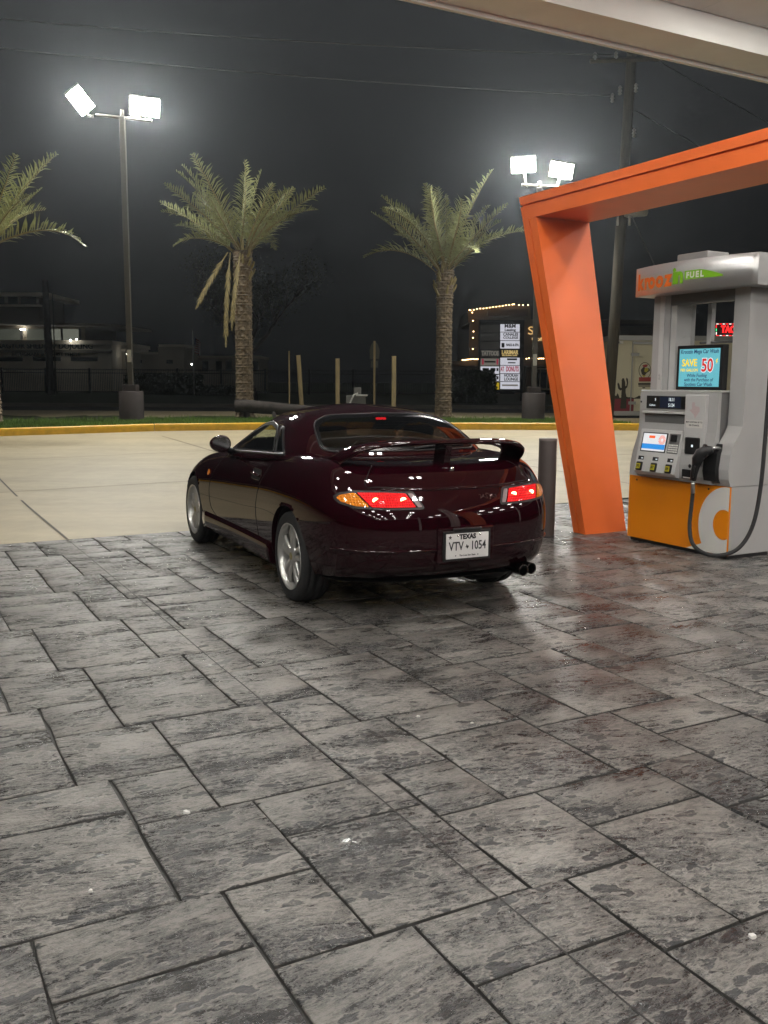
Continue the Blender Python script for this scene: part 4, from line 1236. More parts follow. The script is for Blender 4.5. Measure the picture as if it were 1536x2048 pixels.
# advertising screen
M['screen_bg'] = mat('ad_screen', (.02, .1, .12), .3, emit=(.16, .52, .60), estr=.85)
M['scr_navy'] = mat('screen_navy', (.01, .02, .06), .4, emit=(.015, .04, .13), estr=.6)
M['scr_yellow'] = mat('screen_yellow', (.2, .16, .01), .4, emit=(1, .72, .03), estr=.95)
M['scr_red'] = mat('screen_red', (.2, .01, .01), .4, emit=(.65, .02, .015), estr=.8)
M['scr_white'] = mat('screen_white', (.3, .3, .3), .4, emit=(.72, .82, .86), estr=.9)
M['scr_blue'] = mat('screen_blue', (.02, .1, .25), .4, emit=(.03, .27, .72), estr=.9)
SX0, SX1, SZ0, SZ1 = .235, .745, 1.378, 1.755
ad = pbox('ad_screen', 'black', SX0, SX1, -.16, -.10, SZ0, SZ1, .006)
q = MB(); q.box(SX0 + .035, SX1 - .03, -.0995, -.0985, SZ0 + .028, SZ1 - .03); q.build('picture', M['screen_bg'], ad)
SF = lambda x, z, k=0: frame((x, -.0975 + k, z), (-1, 0, 0), (0, 0, 1))
xc = (SX0 + SX1) / 2 + .003
text_obj('Kroozin Mega Car Wash', .047, M['scr_navy'], ad, SF(xc, 1.700), bold=.0006, ex=.0005, sx=.88, shear=.15)
text_obj('SAVE', .083, M['scr_yellow'], ad, SF(xc + .105, 1.605), bold=.002, ex=.0005, sx=.92)
text_obj('PER GALLON', .034, M['scr_yellow'], ad, SF(xc + .105, 1.545), bold=.0006, ex=.0005, sx=.98)
text_obj('50', .150, M['scr_white'], ad, SF(xc - .092, 1.580), bold=.010, ex=.0003, sx=.86)
text_obj('50', .150, M['scr_red'], ad, SF(xc - .092, 1.580, .0010), bold=.003, ex=.0005, sx=.86)
text_obj('\u00a2', .055, M['scr_yellow'], ad, SF(xc - .192, 1.625), bold=.0006, ex=.0005)
text_obj('While Fueling', .040, M['scr_navy'], ad, SF(xc + .02, 1.500), bold=.0003, ex=.0005, shear=.12)
text_obj('with the Purchase of', .040, M['scr_navy'], ad, SF(xc, 1.463), bold=.0003, ex=.0005, sx=.95, shear=.12)
text_obj('Spotless Car Wash', .042, M['scr_navy'], ad, SF(xc, 1.425), bold=.0004, ex=.0005, sx=.95)
# price display
pd_ = pbox('price_display', 'black', .50, .965, .002, .022, 1.215, 1.325, .004)
M['lcd'] = mat('lcd', (.012, .016, .03), .25, emit=(.01, .014, .03), estr=.4)
q = MB(); q.box(.56, .80, .0222, .0232, 1.222, 1.318); q.build('window', M['lcd'], pd_)
DF = lambda x, z: frame((x, .0236, z), (-1, 0, 0), (0, 0, 1))
text_obj('18.11', .040, M['scr_white'], pd_, DF(.665, 1.293), bold=.0005, ex=.0004, sx=.8)
text_obj('5.124', .040, M['scr_white'], pd_, DF(.665, 1.245), bold=.0005, ex=.0004, sx=.8)
text_obj('$', .030, M['scr_white'], pd_, DF(.855, 1.293), ex=.0004)
text_obj('Gallons', .024, M['scr_white'], pd_, DF(.890, 1.243), ex=.0004)
pbox('display_sill', 'pump_light', .49, .985, .010, .050, 1.172, 1.192, .004)
pbox('recess', 'pump_dark', .49, .985, .006, .014, 1.03, 1.17, .003)
# right-hand reader tower
pbox('reader_tower', 'pump_light', .262, .485, .006, .048, .80, 1.34, .006)
lb = pbox('ethanol_label', 'pump_white', .285, .465, .0482, .0490, 1.065, 1.130, 0)
LF = lambda x, z: frame((x, .0494, z), (-1, 0, 0), (0, 0, 1))
text_obj('MAY CONTAIN UP TO', .0195, M['ink'], lb, LF(.375, 1.112), ex=.0003, bold=.0003, sx=.9)
text_obj('10% ETHANOL', .0195, M['ink'], lb, LF(.375, 1.086), ex=.0003, bold=.0003, sx=.9)
q = MB(); tx = [(-.03, .062), (.0, .062), (.0, .032), (.05, .025), (.055, -.01), (.022, -.05), (.008, -.075), (-.008, -.04), (-.03, -.025), (-.06, 0.0), (-.03, .004)]
q.add([(.375 - a, .0492, 1.215 + b) for a, b in tx], [list(range(len(tx)))])
M['sticker'] = mat('pale_sticker', (.62, .50, .50), .4)
q.build('state_sticker', M['sticker'], disp, fix=False)
cr_ = pbox('card_reader', 'black', .30, .455, .048, .062, .845, .985, .012)
q = MB(); q.lathe([(0, .002), (.010, .0015), (.012, 0)], 16, 'y', M=Matrix.Translation((.372, .0625, .915))); q.build('tap_mark', M['scr_white'], cr_)
# sloping payment panel with screen, keypad and grade buttons
PA = Matrix.Translation((0, .062, .60)) 
def slope(x, s, lift=0.0):
    """point on the payment panel: s = 0 at its foot, 1 at its head"""
    z = .655 + s * .36; y = .115 - s * .072
    n_ = Vector((0, .36, .072)).normalized()
    return Vector((x, y, z)) + n_ * lift
q = MB()
pts = [(.06, .63), (.100, .64), (.118, .665), (.043, 1.03), (.0, 1.03)]
q.prism(pts, .50, .985, 'x'); pay = q.build('payment_panel', M['pump_light'], disp)
def slab(name, m_, x0, x1, s0, s1, t, par=None, b=.0):
    Mx = frame(slope(x1, s0), (-1, 0, 0), slope(x1, s1) - slope(x1, s0))
    L_ = (slope(x1, s1) - slope(x1, s0)).length
    q = MB(); q.box(0, x1 - x0, 0, L_, -.004, t, b=b, M=Mx); return q.build(name, M[m_] if isinstance(m_, str) else m_, par or pay)
M['scr_page'] = mat('screen_page', (.3, .3, .3), .3, emit=(.66, .66, .68), estr=1.0)
sc_ = slab('touch_screen', 'black', .655, .955, .50, .97, .006, b=.002)
slab('page', 'scr_page', .668, .942, .525, .945, .0072, sc_)
slab('blue_bar', 'scr_blue', .669, .941, .57, .69, .0082, sc_)
M['scr_orange'] = mat('screen_orange', (.3, .05, .01), .3, emit=(.95, .12, .02), estr=.9)
for k in range(16):
    a = 2 * math.pi * k / 16
    Mx = frame(slope(.712, .80, .0078), (-1, 0, 0), slope(.712, .9) - slope(.712, .8))
    q = MB(); q.add([Mx @ Vector((r_ * math.cos(a + d) , r_ * math.sin(a + d), 0)) for r_, d in ((.014, -.1), (.042, -.09), (.042, .09), (.014, .1))], [(0, 1, 2, 3)]); q.build('sun_ray', M['scr_orange'], sc_, fix=False)
slab('heading', 'scr_orange', .80, .87, .83, .89, .0080, sc_)
kp = slab('keypad', 'pump_dark', .512, .635, .50, .97, .006, b=.002)
for r_ in range(4):
    for c_ in range(4):
        slab('key', 'pump_white', .520 + c_ * .0275, .541 + c_ * .0275, .525 + r_ * .052, .560 + r_ * .052, .011, kp)
slab('card_slot', 'black', .545, .605, .78, .94, .022, kp, b=.004)
M['btn_yellow'] = mat('button_yellow', (.50, .44, .02), .4)
for x_, nm, oct_ in ((.925, 'Supreme', '93'), (.75, 'Regular', '87'), (.575, 'Plus', '89')):
    bt = slab('grade_button', 'black', x_ - .034, x_ + .034, .03, .245, .022, b=.010)
    slab('button_face', 'btn_yellow', x_ - .024, x_ + .024, .07, .195, .0245, bt)
    ttp = slope(x_, .132, .026); text_obj(oct_, .034, M['ink'], bt, frame(ttp, (-1, 0, 0), slope(x_, .3) - slope(x_, .1)), ex=.0004, bold=.0008)
    slab('price_window', 'black', x_ - .034, x_ + .034, .295, .385, .005)
    text_obj(nm, .020, M['ink'], pay, frame(slope(x_, .455, .001), (-1, 0, 0), slope(x_, .5) - slope(x_, .4)), ex=.0004)
    slab('price_figures', 'scr_white', x_ - .024, x_ - .002, .32, .35, .0056)
q = MB(); q.lathe([(0, .012), (.016, .010), (.019, 0)], 20, 'y', M=Matrix.Translation((.385, .055, .745))); q.build('call_button', M['black'], disp)
rp = pbox('receipt_slot', 'black', .325, .46, .05, .078, .635, .715, .006)
q = MB(); q.box(.345, .44, .0785, .080, .641, .652); q.build('paper', M['pump_white'], rp)
for x_, z_ in ((1.06, .69), (1.06, .565), (.22, .565), (1.02, 1.27)):
    q = MB(); q.lathe([(0, .004), (.008, .003), (.0095, 0)], 12, 'y', M=Matrix.Translation((x_, .006 if z_ < .6 else .03, z_))); q.build('screw_cover', M['black'], disp)
# nozzle boot, nozzle, hose
q = MB(); q.prism([(.010, .625), (.055, .64), (.075, .72), (.06, .87), (.005, .945)], .10, .235, 'x'); boot = q.build('nozzle_boot', M['black'], disp)
noz = empty('nozzle', W(*( (PU - .13), (PV + .20))), 0, 'black pump nozzle hanging in its holster on the dispenser', 'nozzle')
noz.matrix_world = frame(W(PU, PV, 0), W(0, 1), -W(1, 0))
q = MB()
q.tube([(.125, .085, .90), (.16, .108, .893), (.205, .135, .865), (.228, .145, .815), (.235, .147, .77)], [.026, .044, .050, .046, .036], 14)
q.tube([(.225, .138, .82), (.245, .142, .76), (.262, .14, .70), (.275, .132, .64)], [.040, .034, .030, .026], 12)
q.build('grip', M['black'], noz)
q = MB(); q.lathe([(.012, 0), (.058, .004), (.060, .020), (.018, .028)], 24, 'y', M=Matrix.Translation((.18, .10, .885)) @ Matrix.Rotation(R(-30), 4, 'Z')); q.build('splash_guard', M['rubber'], noz)
q = MB(); q.tube([(.14, .09, .90), (.12, .06, .915), (.11, .02, .91)], .013, 10); q.build('spout', M['steel'], noz)
q = MB(); q.tube([(.215, .165, .80), (.228, .178, .74), (.245, .170, .68), (.262, .145, .655)], .006, 8); q.build('trigger_guard', M['black'], noz)
q = MB(); q.tube([(.275, .132, .64), (.278, .128, .59), (.28, .122, .53)], [.020, .017, .018], 12); q.build('swivel', M['steel'], noz)
hose = empty('fuel_hose', (0, 0, 0), 0, 'thick black fuel hose looping from the nozzle up to the crown', 'hose')
hose.matrix_world = frame(W(PU, PV, 0), W(0, 1), -W(1, 0))
hp = [(.28, .122, .54), (.285, .125, .42), (.27, .15, .25), (.21, .17, .12), (.10, .15, .055), (-.01, .06, .05), (-.085, -.05, .12), (-.125, -.14, .30), (-.135, -.19, .60), (-.13, -.215, 1.0), (-.125, -.23, 1.4), (-.122, -.24, 1.78)]
q = MB(); q.tube([tuple(p) for p in curve2([Vector(p) for p in hp], 6)], .0165, 12); q.build('rubber_hose', M['rubber'], hose)
q = MB(); q.tube([(-.122, -.24, 1.78), (-.121, -.24, 1.83)], .018, 12); q.tube([(-.12, -.24, 1.95), (-.119, -.24, 2.02)], .017, 12); q.build('ferrule', M['steel'], hose)
q = MB(); q.tube([(-.121, -.24, 1.83), (-.121, -.24, 1.86), (-.12, -.24, 1.89), (-.12, -.24, 1.95)], [.024, .032, .032, .022], 12); q.build('breakaway_coupling', M['black'], hose)
q = MB(); q.tube([(-.119, -.24, 2.02), (-.118, -.24, 2.195)], .0165, 12); q.build('hose_tail', M['rubber'], hose)
# ================================================================ floodlight poles
M['pole'] = mat('bronze_pole', (.085, .075, .062), .5, var=.1, vscale=3)
M['basepaint'] = mat('base_paint', (.055, .042, .040), .6, var=.18, vscale=3, bump=.15, bscale=30)
M['flood'] = emitter('flood_lens', (1.0, .98, .90), FLOOD_LIGHT)
def flood_pole(loc, ztop, heads, label, cross, hw):
    p = empty('light_pole', loc, 0, label, 'light pole', 'twin-headed floodlight poles on the verge')
    mb = MB(); mb.lathe([(.30, -.35), (.30, .735), (.292, .745), (0, .748)], 40); mb.build('concrete_base', M['basepaint'], p)
    mb = MB(); mb.box(-.165, .165, -.165, .165, .749, .90, b=.01); mb.build('base_cover', M['basepaint'], p)
    mb = MB(); mb.box(-.062, .062, -.062, .062, .902, ztop, b=.008); mb.build('pole', M['pole'], p)
    mb = MB(); mb.box(-.05, .05, -.075, -.0625, 1.45, 1.75, b=.012); mb.build('notice', M['white'], p)
    a, b = cross
    mb = MB(); mb.tube([a, b], .038, 8, smooth=False); mb.tube([(0, 0, ztop), (0, 0, ztop + .16)], .045, 10); mb.build('cross_arm', M['pole'], p)
    for (cx, cz, aim, roll, w, h) in heads:
        d = Vector(aim).normalized()
        right = d.cross(Vector((0, 0, 1))).normalized(); right = (Matrix.Rotation(roll, 3, d) @ right)
        Mx = frame(Vector((cx, 0, cz)) , right, right.cross(d) * -1)
        # local z of frame = x cross y; make sure +z looks along the aim
        if (Mx.to_3x3() @ Vector((0, 0, 1))).dot(d) < 0: Mx = Mx @ Matrix.Diagonal((1, -1, -1, 1))
        mb = MB(); mb.box(-w / 2 - .03, w / 2 + .03, -h / 2 - .03, h / 2 + .03, -.10, 0, b=.015, M=Mx)
        hd = mb.build('floodlight', M['pole'], p)
        mb = MB(); mb.box(-w / 2, w / 2, -h / 2, h / 2, .001, .008, M=Mx); mb.build('lens', M['flood'], hd)
        mb = MB(); e = Mx @ Vector((0, 0, -.10)); mb.tube([e, (cx * .82, 0, ztop + .02), (cx * .7, 0, ztop)], .03, 8); mb.build('knuckle', M['pole'], hd)
L0 = at(264, 843, 23.2)
pl_ = Vector((L0.x, L0.y, .43))
flood_pole(pl_, 7.62 - .43, [(-.98, 7.55, (.55, -.75, -.62), R(-42), .60, .36), (.54, 7.42, (.22, -.95, -.42), R(-3), .66, .40)],
           'tall floodlight pole with two lamps at the left, on a round brown base', ((-.62, 0, 7.23), (.70, 0, 7.10)), 1)
L0 = at(1066, 838, 24.7)
flood_pole(Vector((L0.x, L0.y, .42)), 6.35 - .42, [(-.42, 6.49, (-.12, -.95, -.42), R(3), .58, .36), (.55, 6.36, (-.35, -.85, -.5), R(-14), .56, .36)],
           'floodlight pole with two lamps rising behind the orange portal leg', ((-.45, 0, 6.0), (.50, 0, 5.95)), 1)

# ================================================================ date palms
M['frond'] = mat('palm_frond', (.35, .37, .165), .45, var=.35, vscale=8)
M['dead_frond'] = mat('dead_frond', (.27, .215, .085), .7, var=.3, vscale=8)
M['palm_trunk'] = mat('palm_trunk', (.18, .135, .085), .85, var=.5, vscale=9, bump=.6, bscale=40)
def frond_mesh(L, curl, seed, npair=34, droop=.28, lw=.52, dead=False):
    """rachis along +x rising in +z; leaflets in a V"""
    rn = random.Random(seed)
    v, f, mi = [], [], []
    pts = []
    ang = curl[0]; x = z = 0; y = 0
    ns = 26
    for i in range(ns + 1):
        pts.append(Vector((x, y, z)))
        ang_i = curl[0] + (curl[1] - curl[0]) * (i / ns) ** 1.5
        x += math.cos(ang_i) * L / ns; z += math.sin(ang_i) * L / ns; y += rn.uniform(-.008, .008)
    def P(t):
        q = min(t * ns, ns - .001); i = int(q); return pts[i].lerp(pts[i + 1], q - i), (pts[i + 1] - pts[i]).normalized()
    # rachis: 3-sided tapering stem
    for i in range(ns):
        a, b = pts[i], pts[i + 1]; r0 = .028 * (1 - i / ns) + .004; r1 = .028 * (1 - (i + 1) / ns) + .004
        b0 = len(v)
        for p, r in ((a, r0), (b, r1)): v.extend([p + Vector((0, r, 0)), p + Vector((0, -r, 0)), p + Vector((0, 0, -r))])
        f += [(b0, b0 + 1, b0 + 4, b0 + 3), (b0 + 1, b0 + 2, b0 + 5, b0 + 4), (b0 + 2, b0, b0 + 3, b0 + 5)]; mi += [1, 1, 1]
    for i in range(npair):
        t = .16 + .83 * i / (npair - 1)
        p, tg = P(t)
        up = Vector((0, 1, 0)).cross(tg) * -1
        if up.z < 0: up = -up
        ll = lw * (math.sin(math.pi * min(1, .18 + t * .80)) ** .7) * rn.uniform(.62, 1.15)
        for sgn in (1, -1):
            fwd = rn.uniform(.6, 1.15); elev = rn.uniform(.25, .95)
            if dead: fwd = rn.uniform(1.5, 2.6); elev = rn.uniform(-.3, .2)
            d = (Vector((0, sgn, 0)) + tg * fwd + up * elev).normalized()
            w = .0175
            wd = tg.cross(d).normalized().cross(d).normalized() if True else tg
            mid = p + d * ll * .5; tip = p + d * ll + Vector((0, 0, -droop * ll * rn.uniform(.2, 1.0)))
            b0 = len(v)
            v.extend([p - wd * w * .5, p + wd * w * .5, mid + wd * w, tip, mid - wd * w])
            f.append((b0, b0 + 1, b0 + 2, b0 + 4)); f.append((b0 + 4, b0 + 2, b0 + 3)); mi += [0, 0]
    me = bpy.data.meshes.new('frond'); me.from_pydata([tuple(q) for q in v], [], f)
    me.materials.append(M['dead_frond'] if dead else M['frond']); me.materials.append(M['dead_frond'])
    me.polygons.foreach_set('material_index', mi); me.update()
    return me
FR = [frond_mesh(2.6, (R(66), R(48)), 1), frond_mesh(2.6, (R(56), R(28)), 2), frond_mesh(2.5, (R(48), R(2)), 3), frond_mesh(2.3, (R(38), R(-40)), 4), frond_mesh(2.35, (R(80), R(66)), 5), frond_mesh(2.5, (R(52), R(36)), 6)]
FD = frond_mesh(2.1, (R(-70), R(-88)), 9, 24, .1, .36, True)
def palm_trunk(r0, h, seed, boot_from):
    rn = random.Random(seed); nk, nh = 40, int(h / .034)
    v, f = [], []
    for j in range(nh + 1):
        z = h * j / nh
        rb = r0 * (1.0 + .16 * math.exp(-z * 2.2) + .12 * max(0, (z - h + .9)) )
        for k in range(nk):
            a = 2 * math.pi * k / nk
            # lozenge leaf bases in crossing spirals
            p1 = (a * 8 / (2 * math.pi) + z * 6.2) % 1; p2 = (a * -8 / (2 * math.pi) + z * 6.2) % 1
            e = min(p1, 1 - p1, p2, 1 - p2) * 2
            bulge = .13 * (e ** .7) * (1 if z < boot_from else 1.3) + rn.uniform(-.035, .035)
            lip = .06 if (p1 + p2) % 1 > .75 else 0
            r = rb * (1 + bulge + lip * (1 if z < boot_from else 1.6))
            v.append((r * math.cos(a), r * math.sin(a), z))
    for j in range(nh):
        for k in range(nk):
            a = j * nk + k; b = j * nk + (k + 1) % nk
            f.append((a, b, b + nk, a + nk))
    me = bpy.data.meshes.new('trunk'); me.from_pydata(v, [], f); me.materials.append(M['palm_trunk']); me.update()
    return me
def palm(loc, r0, h, seed, label, fronds, dead=(), lean=(0, 0), sc=1.0):
    p = empty('date_palm', loc, 0, label, 'palm tree', 'date palms planted along the verge')
    t = link('trunk', palm_trunk(r0, h, seed, h * .72), p); t.rotation_euler = (lean[0], lean[1], 0)
    top = Vector((math.sin(lean[1]) * h, -math.sin(lean[0]) * h, h))
    rn = random.Random(seed)
    for az, k, tilt in fronds:
        o = link('frond', FR[k], p, top + Vector((.10 * math.cos(az), .10 * math.sin(az), rn.uniform(-.18, .05))), (rn.uniform(-.55, .55), -tilt, az), (sc * rn.uniform(.78, 1.12),) * 3)
        o.rotation_mode = 'XYZ'
    for az, ln, tz, off in dead:
        link('dead_frond', FD, p, top + Vector((off * math.cos(az), off * math.sin(az) - .1, -.05)), (tz, 0, R(262)), (1, .6, ln))
    # freshly cut leaf stubs under the crown
    for i in range(14):
        a = rn.uniform(0, 6.28); z = h - rn.uniform(.05, .75)
        mb = MB(); c = Vector((math.cos(a), math.sin(a), 0)); b_ = Vector((0, 0, z)) + c * r0 * 1.0
        mb.tube([b_, b_ + c * .08 + Vector((0, 0, .10)), b_ + c * .12 + Vector((0, 0, .2))], [.05, .035, .022], 5, smooth=False); mb.build('leaf_stub', M['dead_frond'], p)
    return p
def crown(seed, n, spread=(0, 6.283), ks=(0, 1, 2, 3, 4, 5), t=0.0):
    rn = random.Random(seed); out = []
    for i in range(n):
        az = spread[0] + (spread[1] - spread[0]) * ((i * .618034) % 1) + rn.uniform(-.2, .2)
        k = ks[int((i / n) * len(ks)) % len(ks)]
        out.append((az, k, t + rn.uniform(-.12, .12)))
    return out
pb = at(490, 830, 25.0)
palm(Vector((pb.x, pb.y, .43)), .205, 4.35, 21, 'date palm with brown dead fronds hanging down its trunk, behind the car',
     crown(5, 24, ks=(4, 0, 0, 1, 1, 5, 2, 2, 2, 3)), dead=((R(188), 1.18, 0, .30), (R(195), .80, R(-26), .36), (R(262), .98, R(-3), .14)), sc=.93)
pb = at(886, 833, 26.4)
palm(Vector((pb.x, pb.y, .43)), .200, 4.05, 22, 'date palm with a full tidy crown between the wooden post and the lit sign',
     crown(8, 26, ks=(4, 0, 0, 1, 1, 5, 2, 2, 3)), sc=1.02)
pb = at(-22, 836, 21.2)
palm(Vector((pb.x, pb.y, .44)), .235, 3.75, 23, 'date palm cut off by the left edge of the picture',
     crown(11, 22, ks=(4, 0, 1, 1, 5, 2, 2, 3)), sc=1.0)
mb = MB()

# ================================================================ things on and beyond the verge
M['wood'] = mat('new_timber', (.42, .32, .16), .7, var=.25, vscale=5, stretch=(6, 6, .8))
M['weathered'] = mat('weathered_pole', (.065, .055, .04), .85, var=.3, vscale=4, stretch=(8, 8, .6), bump=.3, bscale=30)
M['signback'] = mat('sign_back', (.06, .066, .05), .5)
M['log'] = mat('log_bark', (.06, .05, .045), .85, var=.4, vscale=5, bump=.6, bscale=18)
def stake(px, py_top, d, w, label, lean=0, thick=.085, z0=.42, nm='timber_post', cat='post', grp='new timber posts behind the car'):
    p = at(px, py_top, d)
    o = empty(nm, (p.x, p.y, z0), 0, label, cat, grp)
    h = p.z - z0
    o.rotation_euler = (0, lean, .3)
    mb = MB(); mb.box(-w / 2, w / 2, -thick / 2, thick / 2, -.2, h, b=.004); mb.build('shaft', M['wood'], o)
    if w > .05:
        mb = MB(); mb.box(-w / 2 - .006, w / 2 + .006, -thick / 2 - .006, thick / 2 + .006, h, h + .012); mb.build('cut_end', M['wood'], o)
    return o
stake(604, 711, 25.6, .105, 'leaning new timber post left of the other two, above the coupe roof', R(-3.5))
stake(675, 718, 25.8, .10, 'upright new timber post in the middle, beside the utility box')
stake(788, 713, 25.6, .10, 'new timber post nearest the palm with the full crown')
stake(578, 702, 27.4, .035, 'thin pale wooden stake left of the timber posts', 0, .035, nm='garden_stake', cat='stake', grp='thin stakes')
# road sign seen from behind
sp = at(749, 700, 28.2)
o = empty('road_sign', (sp.x, sp.y, .40), 0, 'road sign seen from behind on a thin timber post', 'road sign')
h = at(749, 682, 28.2).z - .4
mb = MB(); mb.box(-.03, .03, -.03, .03, -.1, h); mb.build('post', M['wood'], o)
mb = MB(); hz = at(749, 700, 28.2).z - .4
mb.prism([(-.14, hz - .27), (.14, hz - .27), (.15, hz), (.09, hz + .18), (0, hz + .25), (-.09, hz + .18), (-.15, hz)], .035, .042, 'y'); mb.build('plate', M['signback'], o)
mb = MB(); mb.box(-.11, .11, .035, .042, hz - .52, hz - .31); mb.build('sub_plate', M['signback'], o)
# utility box with conduit
ub = at(712, 806, 26.0)
o = empty('utility_box', (ub.x, ub.y, .40), 0, 'small grey utility box with a bent white conduit behind the coupe roof', 'utility box')
M['utility'] = mat('utility_grey', (.19, .185, .17), .6, var=.15, vscale=4)
hb = at(712, 795, 26).z - .4
mb = MB(); mb.box(-.27, .27, -.2, .2, 0, hb + .06, b=.02); mb.build('cabinet', M['utility'], o)
mb = MB(); mb.box(-.06, .14, -.1, .1, hb + .062, hb + .28, b=.02); mb.build('meter', M['utility'], o)
mb = MB(); mb.tube([(-.2, -.23, -.05), (-.17, -.23, hb * .7), (-.05, -.23, hb + .08), (.06, -.20, hb + .12)], .022, 8); mb.build('conduit', M['white'], o)
mb = MB(); mb.box(.0, .32, -.24, .05, hb + .04, hb + .085, b=.01); mb.build('lid', M['white'], o)
# log lying on the verge beside the palm trunk
lg = at(470, 812, 24.6)
o = empty('fallen_log', (lg.x, lg.y, lg.z), 0, 'thick dark log lying on the verge in front of the palm trunk', 'log')
mb = MB(); mb.tube([(0, 0, 0), (.25, .02, .0), (.9, .05, -.05), (1.9, .1, -.13), (2.6, .15, -.18)], [.16, .175, .165, .15, .13], 14); mb.build('trunk', M['log'], o)
mb = MB(); mb.tube([(1.0, .0, -.05), (1.05, -.1, -.3), (1.06, -.1, -.52)], [.06, .05, .05], 8); mb.build('branch_stub', M['log'], o)
mb = MB(); mb.tube([(.30, .0, -.10), (.30, .05, -.55)], [.08, .10], 8); mb.build('rest', M['log'], o)
mb = MB(); mb.tube([(2.2, .12, -.2), (2.2, .12, -.6)], [.08, .09], 8); mb.build('rest', M['log'], o)
# ================================================================ across the road
M['temple'] = mat('temple_wall', (.78, .69, .56), .8, var=.1, vscale=.4)
M['temple_dark'] = mat('temple_trim', (.20, .17, .13), .8)
M['far_glass'] = mat('far_glass', (.015, .018, .018), .08)
M['lit_window'] = mat('lit_window', (.05, .05, .04), .2, emit=(.42, .45, .36), estr=.10)
M['lit_window2'] = mat('lit_window_bright', (.05, .05, .04), .2, emit=(.5, .52, .42), estr=.24)
M['dark_letters'] = mat('dark_letters', (.02, .018, .014), .6)
M['iron'] = mat('iron_fence', (.012, .011, .011), .5)
M['spark'] = emitter('bright_bulb', (1, 1, .92), 30)
def P2(px, py, d): return at(px, py, d)
def wallbox(name, m_, px0, px1, py0, py1, d, thick, parent, org, b=0):
    """a box that fills a pixel rectangle on the vertical plane y = d"""
    a = P2(px0, py1, d) - org; c = P2(px1, py0, d) - org
    q = MB(); q.box(min(a.x, c.x), max(a.x, c.x), a.y, a.y + thick, min(a.z, c.z), max(a.z, c.z), b=b)
    return q.build(name, M[m_], parent)
D = 76.0
org = Vector((P2(100, 760, D).x, D, .55))
tem = empty('temple_building', org, 0, 'pale temple building with dark lettering on its front, behind the iron fence', 'building')
wallbox('wall', 'temple', -260, 222, 686, 806, D, 12, tem, org)
wallbox('cornice', 'temple', -262, 224, 681, 686.5, D - .25, 12.3, tem, org)
wallbox('ledge', 'temple_dark', -260, 222.5, 700.5, 703.5, D - .12, .3, tem, org)
for a, b_ in ((-60, 45), (66, 121), (142, 195)): 
    w_ = wallbox('window', 'far_glass', a, b_, 714.5, 722, D - .02, .1, tem, org)
    wallbox('lintel', 'temple_dark', a - 1, b_ + 1, 713, 714.3, D - .06, .1, w_, org)
wallbox('upper_storey', 'temple_dark', -260, 170, 652, 681.5, D + 2, 9, tem, org)
for a, b_, m_ in ((-40, 41, 'lit_window'), (54, 88, 'lit_window'), (90, 122, 'lit_window2'), (126, 158, 'lit_window2')):
    w_ = wallbox('window', m_, a, b_, 658, 681, D + 1.95, .1, tem, org)
    wallbox('mullion', 'dark', b_, b_ + 3, 657, 681.5, D + 1.9, .12, w_, org)
q = MB(); a = P2(-260, 645, D) - org; b_ = P2(236, 655, D) - org
q.add([(a.x, -1.6, a.z + .05), (b_.x, -1.6, b_.z), (b_.x, 11, b_.z + .2), (a.x, 11, a.z + .25), (a.x, -1.6, a.z + .30), (b_.x, -1.6, b_.z + .18), (b_.x, 11, b_.z + .4), (a.x, 11, a.z + .5)], [(0, 1, 2, 3), (4, 5, 6, 7), (0, 1, 5, 4), (1, 2, 6, 5), (2, 3, 7, 6), (3, 0, 4, 7)])
q.build('eave', M['temple_dark'], tem)
wallbox('top_storey', 'temple_dark', -260, 78, 590, 648, D + 4, 6, tem, org)
wallbox('top_eave', 'temple', -262, 96, 585, 590, D + 3, 8, tem, org)
for a, b_ in ((16, 35), (42, 72), (-40, 8)): wallbox('window', 'far_glass', a, b_, 593, 608, D + 3.95, .1, tem, org)
wallbox('balcony', 'temple', -60, 80, 609, 612, D + 3.4, .5, tem, org)
q = MB(); c = P2(145.5, 680, D) - org; q.lathe([(0, .09), (.09, .0), (0, -.09)], 8, 'z', M=Matrix.Translation((c.x, -.55, c.z - .05))); q.build('lamp', M['spark'], tem)
q = MB(); c = P2(157.5, 679, D) - org; q.lathe([(0, .06), (.06, .0), (0, -.06)], 8, 'z', M=Matrix.Translation((c.x, -.55, c.z - .02))); q.build('lamp', M['spark'], tem)
q = MB(); c = P2(29, 656.5, D) - org; q.box(c.x - .18, c.x + .18, 1.6, 1.8, c.z - .03, c.z + .03); q.build('lamp', M['spark'], tem)
def ftext(s, px0, px1, py, d, hpx, m_, parent, org, bold=.01):
    a = P2(px0, py, d) - org; b_ = P2(px1, py, d) - org; h = hpx / F_PX * d * 1.38
    o_ = text_obj(s, h, M[m_], parent, Matrix.Identity(4), bold=bold * h, ex=.02)
    xs_ = [v.co.x for v in o_.data.vertices]; k = (b_.x - a.x) / (max(xs_) - min(xs_))
    o_.data.transform(frame(((a.x + b_.x) / 2, a.y - .05, (a.z + b_.z) / 2), (1, 0, 0), (0, 0, 1)) @ Matrix.Diagonal((k, 1, 1, 1)))
    return o_
ftext('NGAGYUR SHEDRUP DOJOLING', -18, 186, 692.5, D, 10, 'dark_letters', tem, org, .035)
ftext('NYINGMAPA BUDDHIST TEMPLE', 25, 161, 709, D, 6.5, 'dark_letters', tem, org, .02)
